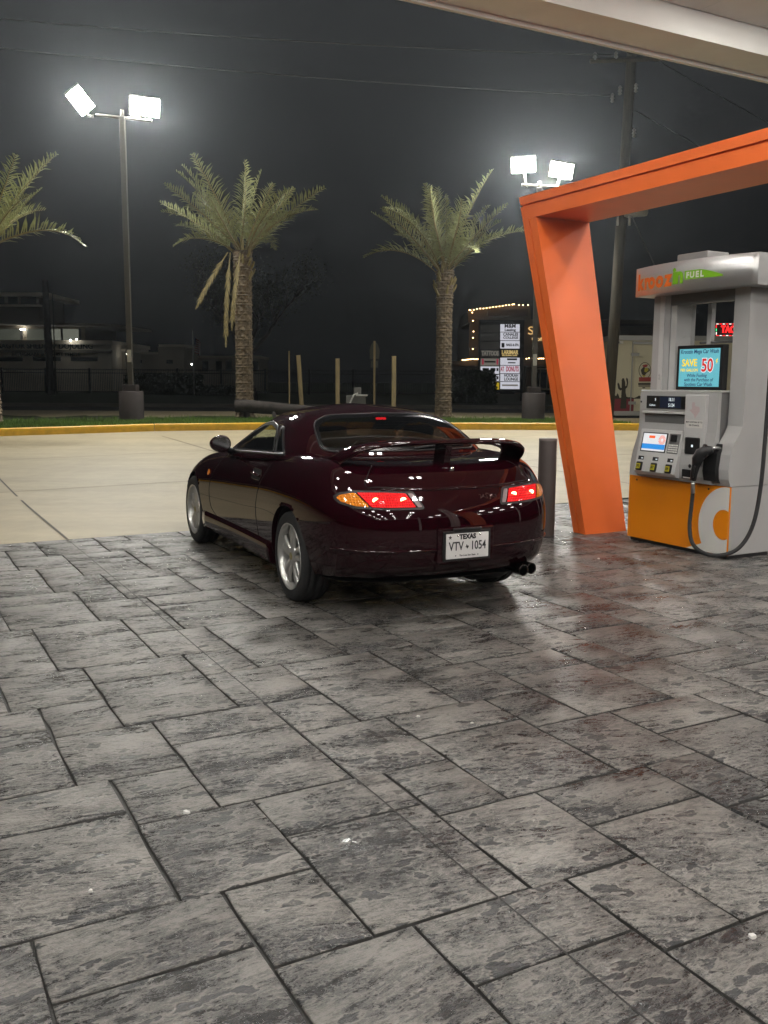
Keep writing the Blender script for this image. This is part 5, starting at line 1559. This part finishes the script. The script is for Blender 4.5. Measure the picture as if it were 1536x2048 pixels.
# side wings
M['wing_wall'] = mat('wing_wall', (.5, .44, .35), .8, var=.1, vscale=.4)
def annex(px0, px1, py0, d, label, cap=True):
    org = Vector((P2((px0 + px1) / 2, 780, d).x, d, .55))
    o = empty('annex_building', org, 0, label, 'building', 'low buildings beside the temple')
    wallbox('wall', 'wing_wall', px0, px1, py0 + 4, 808, d, 6, o, org)
    wallbox('parapet', 'temple', px0 - 1.5, px1 + 1.5, py0, py0 + 4.2, d - .2, 6.4, o, org)
    return o, org
o, og = annex(224, 250, 698, 79, 'narrow pale annex joined to the right end of the temple')
wallbox('window', 'far_glass', 226, 229.5, 725, 727.5, 78.9, .1, o, og)
o, og = annex(270, 318, 704, 84, 'low dark annex half hidden behind the light pole'); wallbox('window', 'far_glass', 275, 283, 720, 726, 83.9, .1, o, og)
o, og = annex(319, 367, 689, 80, 'square pale tower block to the right of the light pole'); wallbox('doorway', 'far_glass', 333, 345, 720, 727, 79.9, .1, o, og)
o, og = annex(392, 520, 712, 90, 'dim low house behind the flag and the palm trunk')
for a in (405, 432, 452, 505): wallbox('window', 'far_glass', a, a + 11, 722, 742, 89.9, .1, o, og)
q = MB(); c = P2(254, 708, 78) ; q.lathe([(0, .06), (.06, 0), (0, -.06)], 8); b_ = q.build('far_lamp', M['spark'], None, c); tag(b_, 'tiny white lamp glowing just left of the light pole', 'lamp')
q = MB(); c = P2(383.5, 728.5, 74) ; q.lathe([(0, .06), (.06, 0), (0, -.06)], 8); b_ = q.build('far_lamp', M['spark'], None, c); tag(b_, 'tiny white lamp glowing beside the flagpole', 'lamp')
# iron fence: posts, rails and pickets
DF_ = 67.0
f0, f1 = P2(-40, 790, DF_), P2(900, 790, DF_)
fen = empty('iron_fence', (f0.x, DF_, .52), 0, 'long black iron picket fence in front of the temple', 'fence')
zt = P2(100, 738, DF_).z - .52
LEN = f1.x - f0.x
q = MB()
npk = int(LEN / .125)
for i in range(npk):
    x = .125 * i
    q.box(x - .011, x + .011, -.011, .011, .05, zt + .06)
tag(q.build('pickets', M['iron'], fen, fix=False), kind='stuff')
for z in (zt - .03, zt - .26, .12):
    q = MB(); q.box(0, LEN, -.02, .02, z - .025, z + .025); q.build('rail', M['iron'], fen)
x = P2(5, 780, DF_).x - f0.x
while x < LEN:
    q = MB(); q.box(x - .06, x + .06, -.06, .06, -.1, zt + .09); q.build('post', M['iron'], fen); x += 3.12
# dark utility pole and pale mast left
p = P2(103, 790, 60); o = empty('timber_pole', (p.x, 60, .5), 0, 'dark timber pole standing before the temple front', 'pole')
q = MB(); h = P2(99, 560, 60).z - .5; q.tube([(0, 0, 0), (-.1, 0, h)], [.26, .18], 10); q.build('shaft', M['log'], o)
p = P2(112, 792, 58); o = empty('thin_mast', (p.x, 58, .5), 0, 'thin pale mast leaning slightly in front of the temple', 'mast')
q = MB(); t_ = P2(105, 585, 58) - Vector((p.x, 58, .5)); q.tube([(0, 0, 0), tuple(t_)], [.05, .03], 8); q.build('shaft', M['pole'], o)
# flagpole and flag
M['flag_red'] = mat('flag_red', (.30, .03, .035), .8); M['flag_white'] = mat('flag_white', (.5, .48, .45), .8); M['flag_blue'] = mat('flag_blue', (.02, .03, .10), .8)
p = P2(388.5, 780, 62); og = Vector((p.x, 62, .5)); o = empty('flagpole', og, 0, 'slim white flagpole in the dark beyond the verge', 'flagpole')
q = MB(); t_ = P2(385, 660, 62) - og; q.tube([(0, 0, 0), tuple(t_)], .035, 8); q.build('shaft', M['white'], o)
fl = empty('flag', P2(386, 672, 62), 0, 'drooping striped flag with a dark blue corner on the flagpole', 'flag')
def fpt(a, b_):
    """a along the flag 0..1, b_ down 0..1; hanging folds"""
    return Vector((.04 + a * .42 + .03 * math.sin(a * 9 + b_ * 2), .09 * math.sin(a * 8 + b_ * 3), -b_ * .95 - a * .42 - .05 * math.sin(a * 7)))
for s_ in range(13):
    q = MB()
    for i in range(10):
        q.add([fpt(i / 10, s_ / 13), fpt((i + 1) / 10, s_ / 13), fpt((i + 1) / 10, (s_ + 1) / 13), fpt(i / 10, (s_ + 1) / 13)], [(0, 1, 2, 3)], 0, True)
    q.build('stripe', M['flag_red'] if s_ % 2 == 0 else M['flag_white'], fl)
q = MB()
for i in range(4):
    for k in range(7):
        q.add([fpt(i / 10, k / 13) + Vector((0, -.012, 0)), fpt((i + 1) / 10, k / 13) + Vector((0, -.012, 0)), fpt((i + 1) / 10, (k + 1) / 13) + Vector((0, -.012, 0)), fpt(i / 10, (k + 1) / 13) + Vector((0, -.012, 0))], [(0, 1, 2, 3)], 0, True)
q.build('canton', M['flag_blue'], fl)
# ---- bare-limbed oak behind the palm
M['oak_leaf'] = mat('oak_leaf', (.05, .055, .028), .7, var=.4, vscale=2)
p = P2(508, 800, 44); tree = empty('oak_tree', (p.x, 44, .5), 0, 'broad dim oak with bare limbs spreading behind the hanging palm fronds', 'tree')
rn = random.Random(4); q = MB(); tips = []
def limb(a, d, r, L, lv):
    pts = [a]; dd = d.copy()
    for i in range(5):
        dd = (dd + Vector((rn.uniform(-.25, .25), rn.uniform(-.25, .25), rn.uniform(-.05, .22)))).normalized(); pts.append(pts[-1] + dd * L / 5)
    q.tube(pts, [r * (1 - .13 * i) for i in range(6)], 7 if lv < 2 else 4)
    if lv >= 2: tips.extend(pts[2:])
    if lv < 4:
        for k in range(3 if lv else 4):
            s_ = rn.choice(pts[2:]); nd = (dd + Vector((rn.uniform(-1, 1), rn.uniform(-1, 1), rn.uniform(-.2, .7)))).normalized(); limb(s_, nd, r * .5, L * .68, lv + 1)
limb(Vector((0, 0, 0)), Vector((.02, 0, 1)), .22, 2.9, 0)
limb(Vector((0, 0, 2.3)), Vector((.75, .1, .62)), .13, 2.6, 1); limb(Vector((0, 0, 2.2)), Vector((-.8, -.2, .6)), .13, 2.6, 1)
q.build('trunk', M['log'], tree)
lv_, lf_ = [], []
for t_ in tips:
    for k in range(16):
        c = t_ + Vector((rn.gauss(0, .38), rn.gauss(0, .38), rn.gauss(0, .28))); s_ = rn.uniform(.03, .07)
        e1 = Vector((rn.uniform(-1, 1), rn.uniform(-1, 1), rn.uniform(-1, 1))).normalized() * s_; e2 = Vector((rn.uniform(-1, 1), rn.uniform(-1, 1), rn.uniform(-1, 1))).normalized() * s_
        b0 = len(lv_); lv_ += [tuple(c - e1), tuple(c + e2), tuple(c + e1)]; lf_.append((b0, b0 + 1, b0 + 2))
me = bpy.data.meshes.new('crown'); me.from_pydata(lv_, [], lf_); me.materials.append(M['oak_leaf']); me.update(); tag(link('crown', me, tree), kind='stuff')
# ---- clipped hedges
M['hedge'] = mat('hedge_leaf', (.03, .042, .018), .7, var=.4, vscale=2)
def hedge(px0, px1, py0, d, depth, label, n, seed):
    a, b_ = P2(px0, py0, d), P2(px1, py0, d); rn = random.Random(seed)
    o = empty('hedge', ((a.x + b_.x) / 2, d, .48), 0, label, 'hedge', 'clipped dark hedges'); w = (b_.x - a.x) / 2; h = a.z - .48
    v_, f_ = [], []
    for i in range(n):
        s_ = rn.choice((0, 0, 0, 1, 2)); x, y, z = rn.uniform(-w, w), rn.uniform(0, depth), rn.uniform(0, h)
        if s_ == 0: y = rn.gauss(.05, .08)
        elif s_ == 1: z = h + rn.gauss(0, .07)
        else: x = rn.choice((-w, w)) + rn.gauss(0, .07)
        sz = rn.uniform(.04, .09); e1 = Vector((rn.uniform(-1, 1), rn.uniform(-1, 1), rn.uniform(-1, 1))).normalized() * sz; e2 = Vector((rn.uniform(-1, 1), rn.uniform(-1, 1), rn.uniform(-1, 1))).normalized() * sz
        c = Vector((x, y, z)); b0 = len(v_); v_ += [tuple(c - e1), tuple(c + e2), tuple(c + e1), tuple(c - e2)]; f_.append((b0, b0 + 1, b0 + 2, b0 + 3))
    me = bpy.data.meshes.new('foliage'); me.from_pydata(v_, [], f_); me.materials.append(M['hedge']); me.update(); tag(link('foliage', me, o), kind='stuff')
    q = MB(); q.box(-w + .05, w - .05, .12, depth - .1, 0, h - .1); q.build('core', M['soil'], o)
hedge(893, 990, 747, 42, 1.6, 'dark clipped hedge in front of the lit tenant sign', 6500, 1)
hedge(250, 395, 750, 63, 1.5, 'long dark hedge behind the iron fence to the right of the pole', 5000, 2)
hedge(395, 470, 775, 60, 1.5, 'low dark hedge left of the palm trunk', 2500, 3)
# ---- strip mall with light strings
M['mall'] = mat('mall_wall', (.15, .115, .085), .85, var=.12, vscale=.5)
M['mall_trim'] = mat('mall_trim', (.09, .07, .055), .8)
M['bulb_warm'] = emitter('warm_bulb', (1.0, .62, .28), 8)
DM = 78.0
og = Vector((P2(1000, 780, DM).x, DM, .55)); mall = empty('shop_building', og, 0, 'dark brown shop building outlined with strings of warm bulbs', 'building')
wallbox('wall', 'mall', 936, 1330, 640, 808, DM, 12, mall, og)
q = MB(); pts = [(936, 623), (1028, 610), (1060, 612), (1062, 645), (936, 645)]
pp = [P2(a, b_, DM - .05) - og for a, b_ in pts]; q.add([(c.x, -.05, c.z) for c in pp] + [(c.x, 8, c.z) for c in pp], [list(range(5)), list(range(5, 10))[::-1]] + [(i, (i + 1) % 5, 5 + (i + 1) % 5, 5 + i) for i in range(5)]); q.build('gable', M['mall'], mall)
wallbox('sign_band', 'mall_trim', 975, 1056, 618, 632, DM - .15, .1, mall, og)
wallbox('awning', 'mall_trim', 905, 1330, 724, 732, DM - 2.0, 2.0, mall, og)
for a in (938, 1050, 1120): wallbox('pillar', 'mall', a, a + 12, 732, 806, DM - 1.8, .4, mall, og)
for a in (960, 1000, 1070): wallbox('shop_window', 'far_glass', a, a + 30, 745, 795, DM - .05, .1, mall, og)
wallbox('side_wing', 'mall', 905, 936, 724, 806, DM + .5, 8, mall, og)
wallbox('rear_roof', 'mall_trim', 1200, 1330, 648, 652, DM - .3, 9, mall, og)
strg = empty('string_lights', og, 0, 'strings of small warm bulbs along the shop roofline and awning', 'string lights')
bm = MB(); bm.lathe([(0, .055), (.042, .028), (.055, 0), (.042, -.028), (0, -.055)], 8)
first = None
rb = random.Random(2)
spots = [(935 + 4, 620)] + [(941 + i * 6.45, 620 - i * .83 + rb.uniform(-.6, .6)) for i in range(14)] + [(1028, 608.5), (1038, 610), (1046, 610.3), (1056, 610)]
spots += [(944.5, 625), (946, 641.5), (947, 663), (946, 675.5), (945.5, 698)]
spots += [(925 + i * 3.1, 719.5 - i * .12 + rb.uniform(-.7, .7)) for i in range(12)] + [(1053, 717.5), (1058, 716.5), (1065, 717), (1077, 717.3), (1080, 717), (1083.5, 717), (1087, 717)]
for sx, sy in spots:
    c = P2(sx, sy, DM - (.4 if sy < 705 else 2.3)) - og
    if first is None: first = bm.build('bulb', M['bulb_warm'], strg, c)
    else: link('bulb', first.data, strg, c)
M['gold_neon'] = emitter('gold_sign', (1.0, .62, .22), .8)
gs = empty('script_sign', og, 0, 'glowing gold script sign on the shop wall, cut off by the orange leg', 'sign')
ftext('S', 1056, 1067, 662, DM - .2, 16, 'gold_neon', gs, og, .0)
ftext('Coffee', 1063, 1100, 678.5, DM - .2, 7, 'gold_neon', gs, og, .03)
# white balcony frame by the shop
og2 = Vector((P2(1090, 790, 70).x, 70, .55)); o = empty('window_frame', og2, 0, 'pale window frame just left of the orange leg', 'window')
for a, b_, c, d_ in ((1075, 1125, 736.5, 739), (1079, 1081.5, 739, 779), (1093, 1095.5, 739, 779), (1075, 1125, 777, 780)): wallbox('bar', 'temple', a, b_, c, d_, 70, .1, o, og2)
# ---- tenant sign
DS = 48.0
og = Vector((P2(1000, 800, DS).x, DS, .5)); sg_ = empty('tenant_sign', og, 0, 'tall lit sign board listing shops in two columns of panels', 'sign')
wallbox('cabinet', 'ink', 957, 1049, 640, 785, DS + .03, .5, sg_, og)
for a in (964, 1040): wallbox('leg', 'iron', a, a + 4, 785, 806, DS + .2, .2, sg_, og)
def panel_mat(nm, col, e): return mat(nm, tuple(c * .3 for c in col), .35, emit=col, estr=e)
M['p_white'] = panel_mat('panel_white', (.72, .72, .80), .72); M['p_dim'] = panel_mat('panel_dim', (.35, .32, .27), .35); M['p_off'] = panel_mat('panel_off', (.10, .095, .085), .12)
M['p_black'] = mat('panel_black', (.012, .011, .010), .4); M['p_gold'] = mat('panel_gold', (.2, .14, .03), .4, emit=(.75, .55, .22), estr=.65)
M['p_red'] = mat('panel_red', (.2, .01, .03), .4, emit=(.35, .012, .05), estr=.7); M['p_yellow'] = mat('panel_yellow', (.3, .2, .01), .4, emit=(.62, .45, .02), estr=.6)
M['p_ink'] = mat('panel_ink', (.01, .01, .012), .5)
ys_ = [648, 664.5, 681.5, 698, 715, 731, 747.5, 763.5, 779]
rows = [('p_off', 'p_white'), ('p_off', 'p_white'), ('p_off', 'p_white'), ('p_off', 'p_black'), ('p_dim', 'p_white'), ('p_white', 'p_white'), ('p_white', 'p_white'), ('p_yellow', 'p_white')]
RT = [[('M&M', 652.5, 1009, 1031, 7, 'p_ink'), ('Leasing', 660, 1009, 1031, 5, 'p_ink')], [('CANALES', 669, 1006, 1036, 5.5, 'p_ink'), ('COLLEGE', 675.5, 1006, 1036, 4.5, 'p_ink')], [('NAILS & SPA', 690, 1012, 1037, 5, 'p_ink')], [('LARIMAR', 705, 1003, 1036, 8, 'p_gold'), ('RESTAURANT & BAR', 711, 1004, 1034, 2.6, 'p_gold')], [('Wingstop', 718.5, 1014, 1034, 4.5, 'p_ink'), ('Seafood', 725.5, 1016, 1032, 3.5, 'p_ink')], [('AT', 738.5, 1001, 1008, 9, 'p_red'), ('DONUTS', 738.5, 1012, 1037, 10, 'p_red')], [('HOOKAH', 751, 1008, 1036, 6, 'p_ink'), ('LOUNGE', 758.5, 1008, 1036, 6, 'p_ink')], []]
RT[4] = []
for i, (a, b_) in enumerate(rows):
    sk = .0
    p1 = wallbox('panel', a if i != 7 else 'p_yellow', 961 if i < 7 else 988, 998.5, ys_[i] + 2, ys_[i + 1], DS, .03, sg_, og)
    p2 = wallbox('panel', b_, 1000.5, 1039.5, ys_[i] + .5, ys_[i + 1] - 1, DS, .03, sg_, og)
    for s_, y_, x0, x1, h_, m_ in RT[i]: ftext(s_, x0, x1, y_, DS - .01, h_, m_, p2, og, .03)
    if i == 3: ftext('TATTOOS', 963, 997, 707, DS - .01, 9, 'p_dim', p1, og, .05)
    if i == 4:
        for x0, x1, y_, h_ in ((1014, 1034, 718.5, 3.5), (1016, 1031, 725.5, 2.2)): wallbox('print_line', 'p_ink', x0, x1, y_ - h_ / 2, y_ + h_ / 2, DS - .012, .01, p2, og)
        wallbox('print_line', 'p_ink', 969, 991, 722, 725, DS - .012, .01, p1, og)
        for x0 in (964, 993): wallbox('print_mark', 'p_red', x0, x0 + 3.5, 718, 729, DS - .012, .01, p1, og)
    if i in (5, 6):
        for x0, x1 in ((965, 978), (981, 991), (993, 997)): wallbox('print_line', 'p_ink', x0, x1, ys_[i] + 5, ys_[i] + 11, DS - .012, .01, p1, og)
    if i == 2: wallbox('print_mark', 'p_ink', 1003, 1009, 686, 695, DS - .012, .01, p2, og)
    if i == 7: wallbox('print_line', 'p_dim', 1004, 1036, 769, 772, DS - .012, .01, p2, og)
# ---- food trailer
DT = 26.4
M['trailer'] = mat('trailer_cream', (.62, .58, .42), .45, var=.05, vscale=1); M['trailer_red'] = mat('trailer_red', (.22, .012, .025), .45); M['trailer_trim'] = mat('trailer_trim', (.32, .32, .30), .4, metal=.6)
M['cactus'] = mat('cactus_print', (.035, .028, .014), .6); M['emblem_y'] = mat('emblem_yellow', (.45, .38, .03), .5); M['emblem_r'] = mat('emblem_red', (.32, .03, .02), .5)
og = Vector((P2(1300, 850, DT).x, DT, .46)); tr_ = empty('food_trailer', og, 0, 'cream food trailer with a cactus picture and a red lower band', 'trailer')
wallbox('body', 'trailer', 1225, 1476, 680, 829, DT, 4.5, tr_, og)
wallbox('roof_rail', 'trailer_trim', 1222, 1479, 672, 680.5, DT - .04, 4.6, tr_, og)
wallbox('red_band', 'trailer_red', 1225.2, 1475.8, 797, 823, DT - .006, .004, tr_, og)
wallbox('bumper_rail', 'trailer_trim', 1224, 1477, 823.5, 831, DT - .05, .05, tr_, og)
wallbox('chassis', 'iron', 1232, 1470, 831.5, 839, DT + .1, 4, tr_, og)
q = MB(); c = P2(1292, 849, DT + .3) - og; q.lathe([(.0, .1), (.2, .1), (.33, .09), (.34, 0), (.33, -.09), (.2, -.1), (0, -.1)], 28, 'x', M=Matrix.Translation((c.x, c.y + .3, .34))); q.build('wheel', M['rubber'], tr_)
dr = wallbox('door', 'trailer', 1267, 1322, 690, 822, DT - .012, .01, tr_, og)
wallbox('door_post', 'trailer_trim', 1261.5, 1265.5, 682, 824, DT - .03, .02, tr_, og)
wallbox('door_head', 'trailer_trim', 1268, 1322, 683.5, 688.5, DT - .03, .02, tr_, og)
wallbox('hinge', 'trailer_trim', 1262, 1279, 706, 711.5, DT - .05, .02, dr, og); wallbox('hinge', 'trailer_trim', 1257, 1272, 803, 809, DT - .05, .02, dr, og)
wallbox('vent', 'iron', 1233, 1239, 683, 686.5, DT - .03, .03, tr_, og); wallbox('camera', 'white', 1241, 1247, 682, 687.5, DT - .12, .12, tr_, og)
def tflat(name, m_, pts, off, par=None):
    q = MB(); pp = [P2(a, b_, DT) - og for a, b_ in pts]; q.add([(c.x, -off, c.z) for c in pp], [list(range(len(pp)))]); return q.build(name, M[m_], par or tr_, fix=False)
sk = [(1225.3, 797.5), (1225.3, 793), (1229, 790), (1232, 792), (1235, 786), (1237, 790), (1239, 796), (1244, 795), (1250, 792.5), (1256, 794.5), (1261, 794), (1268, 796), (1274, 793.5), (1278, 791), (1284, 794), (1291, 796), (1296, 790), (1300, 795), (1322, 794), (1322, 797.5)]
tflat('skyline', 'cactus', sk, .0125)
cac = [(1240, 817), (1242, 795), (1243, 780), (1240, 781), (1236, 777), (1234.5, 768), (1236, 765), (1238.5, 768), (1240, 775), (1243, 776), (1243, 770), (1243, 760), (1245, 756), (1248, 757), (1250, 764), (1250.5, 772), (1252, 772.5), (1253.5, 766), (1251.8, 758), (1253, 755), (1255.5, 758), (1256, 766), (1254.5, 774), (1251, 778), (1251, 785), (1253, 795), (1252, 817)]
tflat('cactus_picture', 'cactus', cac, .016)
em = tflat('emblem', 'cactus', [(1289.5 + 12.5 * math.cos(q_), 741 - 16.5 * math.sin(q_)) for q_ in [2 * math.pi * k / 36 for k in range(36)]], .016)
tflat('emblem_field', 'trailer', [(1289.5 + 11.3 * math.cos(q_), 741 - 15.2 * math.sin(q_)) for q_ in [2 * math.pi * k / 36 for k in range(36)]], .0195, em)
tflat('emblem_shape', 'cactus', [(1281, 740), (1287, 733), (1292, 738), (1298, 736), (1300, 741), (1293, 746), (1288, 752), (1283, 748)], .0225, em)
tflat('emblem_shape', 'emblem_y', [(1289, 737), (1294, 735), (1297, 740), (1292, 745), (1288, 743)], .0255, em)
tflat('emblem_shape', 'emblem_r', [(1284, 731), (1289, 729), (1296, 729), (1293, 734), (1287, 735)], .0255, em)
tflat('emblem_shape', 'emblem_y', [(1282, 749), (1287, 751), (1292, 750), (1287, 755)], .0255, em)
tflat('name_band', 'emblem_r', [(1277.5, 754.5), (1310, 754.5), (1310, 763), (1277.5, 763)], .024)
for a, b_, c, d_ in ((1276, 1310, 766, 769.8), (1276.5, 1306, 771, 773), (1284.5, 1290, 774.5, 776.5)): tflat('small_print', 'cactus', [(a, c), (b_, c), (b_, d_), (a, d_)], .016)
tflat('sticker', 'emblem_y', [(1231, 697), (1236, 697), (1236, 709), (1231, 709)], .003)
# LED sign on the trailer roof
M['led_red'] = emitter('led_red', (1.0, .02, .02), 2.2); M['led_green'] = emitter('led_green', (.05, 1, .3), 1.4); M['led_white'] = emitter('led_white', (1, .85, .8), 1.6)
og = Vector((P2(1456, 672, DT).x, DT + .5, P2(1456, 674, DT).z)); ld = empty('led_sign', og, 0, 'red LED sign reading TACOS seen through the pump frame', 'LED sign')
DL = DT + .5
wallbox('box', 'ink', 1430, 1492, 645, 673, DL, .12, ld, og)
ftext('TACOS', 1441, 1487, 659.5, DL, 13.5, 'led_red', ld, og, .03)
for i in range(9): wallbox('border_light', 'led_red' if i % 2 else 'led_white', 1433 + i * 6.4, 1437.5 + i * 6.4, 647.2, 648.6, DL - .03, .02, ld, og); wallbox('border_light', 'led_white' if i % 2 else 'led_red', 1433 + i * 6.4, 1437.5 + i * 6.4, 670.4, 671.8, DL - .03, .02, ld, og)
for i in range(3): wallbox('border_light', ('led_red', 'led_green', 'led_white')[i], 1432, 1433.6, 650 + i * 7, 655.5 + i * 7, DL - .03, .02, ld, og)
# ---- utility pole, transformers, wires
DP = 24.6
p = P2(1214, 850, DP); og = Vector((p.x, DP, .44)); up = empty('utility_pole', og, 0, 'weathered timber utility pole with transformers rising behind the orange portal', 'utility pole')
q = MB(); pts = [P2(a, b_, DP) - og for a, b_ in ((1214, 850), (1231, 620), (1244, 415), (1255, 240), (1263, 110), (1266, 60))]
q.tube([tuple(c) for c in pts], [.150, .140, .132, .126, .12, .118], 14); q.build('shaft', M['weathered'], up)
M['can'] = mat('transformer_grey', (.30, .30, .29), .5)
for px_, py_, r_ in ((1200, 408, .20), (1262, 404, .17), (1281, 402, .20)):
    c = P2(px_, py_, DP - .15) - og; q = MB(); q.lathe([(0, .42), (r_ * .85, .40), (r_, .34), (r_, -.30), (r_ * .9, -.36), (0, -.37)], 20, 'z', M=Matrix.Translation(c)); tf = q.build('transformer', M['can'], up)
    q = MB(); q.tube([(c.x, c.y, c.z + .4), (c.x, c.y, c.z + .62)], [.05, .03], 8); q.build('bushing', M['white'], tf)
for py_, x0, x1 in ((118, 1180, 1350), (395, 1185, 1300)):
    a = P2(x0, py_ + 4, DP - .2) - og; b_ = P2(x1, py_ - 2, DP - .2) - og; q = MB(); q.tube([tuple(a), tuple(b_)], .06, 4, smooth=False); q.build('cross_arm', M['weathered'], up)
for px_, py_ in ((1190, 113), (1232, 112), (1300, 110), (1341, 108), (1240, 180), (1272, 175), (1225, 195), (1268, 265)):
    c = P2(px_, py_, DP - .2) - og; q = MB(); q.lathe([(.02, -.12), (.05, -.09), (.03, -.05), (.055, -.02), (.03, .03), (.05, .06), (.02, .1), (0, .1)], 10, 'z', M=Matrix.Translation(c)); q.build('insulator', M['can'], up)
for px_, py_ in ((1236, 425), (1260, 425)):
    a = P2(px_, py_ - 12, DP - .25) - og; b_ = P2(px_ - 1, py_ + 26, DP - .25) - og; q = MB(); q.tube([tuple(a), tuple(b_)], .03, 6); q.build('bracket', M['steel'], up)
M['cable'] = mat('cable', (.11, .11, .11), .4)
def wire(p0, d0, p1, d1, sag, label, r_=.012):
    a, b_ = P2(*p0, d0), P2(*p1, d1); q = MB(); n = 40
    q.tube([a.lerp(b_, i / n) - Vector((0, 0, sag * 4 * (i / n) * (1 - i / n))) for i in range(n + 1)], r_, 5)
    o_ = q.build('power_line', M['cable']); tag(o_, label, 'power line', 'power lines strung from the utility pole')
wire((1232, 110), DP - .2, (-900, -62), 22, .3, 'upper power line crossing the sky to the left of the pole')
wire((1225, 192), DP - .2, (-900, -20), 22, .3, 'lower power line crossing the sky to the left of the pole')
wire((1300, 112), DP - .2, (1900, 420), 40, .2, 'upper power line running right from the pole')
wire((1272, 222), DP - .2, (1800, 480), 40, .2, 'lower power line running right from the pole, down to the orange beam')
wire((1258, 420), DP - .2, (1560, 980), 27, .35, 'slack service cable dropping from the transformers behind the pump', .014)
# ---- litter on the paving
M['paper'] = mat('paper_white', (.75, .73, .70), .6)
rl = random.Random(12)
for i, (px_, py_, s_, lb_) in enumerate(((373, 1626, .014, 'white scrap lying across a joint in the left foreground'), (181, 1783, .008, 'tiny white chip on a large paving stone at the lower left'), (1504, 1874, .012, 'small white pebble near the right edge of the foreground'), (836, 1434, .010, 'pale chip in the middle of the paving behind the car'), (1197, 1118, .014, 'pale leaf scrap on the paving in front of the pump'), (944, 1447, .007, 'tiny white crumb right of the pale chip'))):
    k_ = _r * ((px_ - 768) / F_PX) - _u * ((py_ - 1024) / F_PX) + _f; g_ = Vector((0, 0, CAM_H)) + k_ * (-CAM_H / k_.z)
    q = MB(); n = 7; top = [(s_ * rl.uniform(.6, 1.1) * math.cos(2 * math.pi * j / n), s_ * .7 * rl.uniform(.6, 1.1) * math.sin(2 * math.pi * j / n), s_ * rl.uniform(.15, .45)) for j in range(n)]
    q.add([(a * 1.15, b_ * 1.15, -.004) for a, b_, c in top] + top, [list(range(n, 2 * n))] + [(j, (j + 1) % n, n + (j + 1) % n, n + j) for j in range(n)])
    tag(q.build('litter', M['paper'], None, (g_.x, g_.y, .003)), lb_, 'litter', 'bits of litter on the paving')
# ================================================================ thin haze volume, added for a glow around the lamps
m = bpy.data.materials.new('lamp_glow_haze'); m.use_nodes = True
t = m.node_tree; t.nodes.clear()
pv = t.nodes.new('ShaderNodeVolumePrincipled'); ou = t.nodes.new('ShaderNodeOutputMaterial')
pv.inputs['Color'].default_value = (.84, .92, 1.0, 1); pv.inputs['Density'].default_value = .0007; pv.inputs['Anisotropy'].default_value = .84
t.links.new(pv.outputs[0], ou.inputs['Volume'])
mb = MB(); mb.box(-130, 130, -30, 130, -1.4, 14.0)
hz_ = mb.build('haze', m); tag(hz_, kind='stuff'); hz_.display_type = 'WIRE'
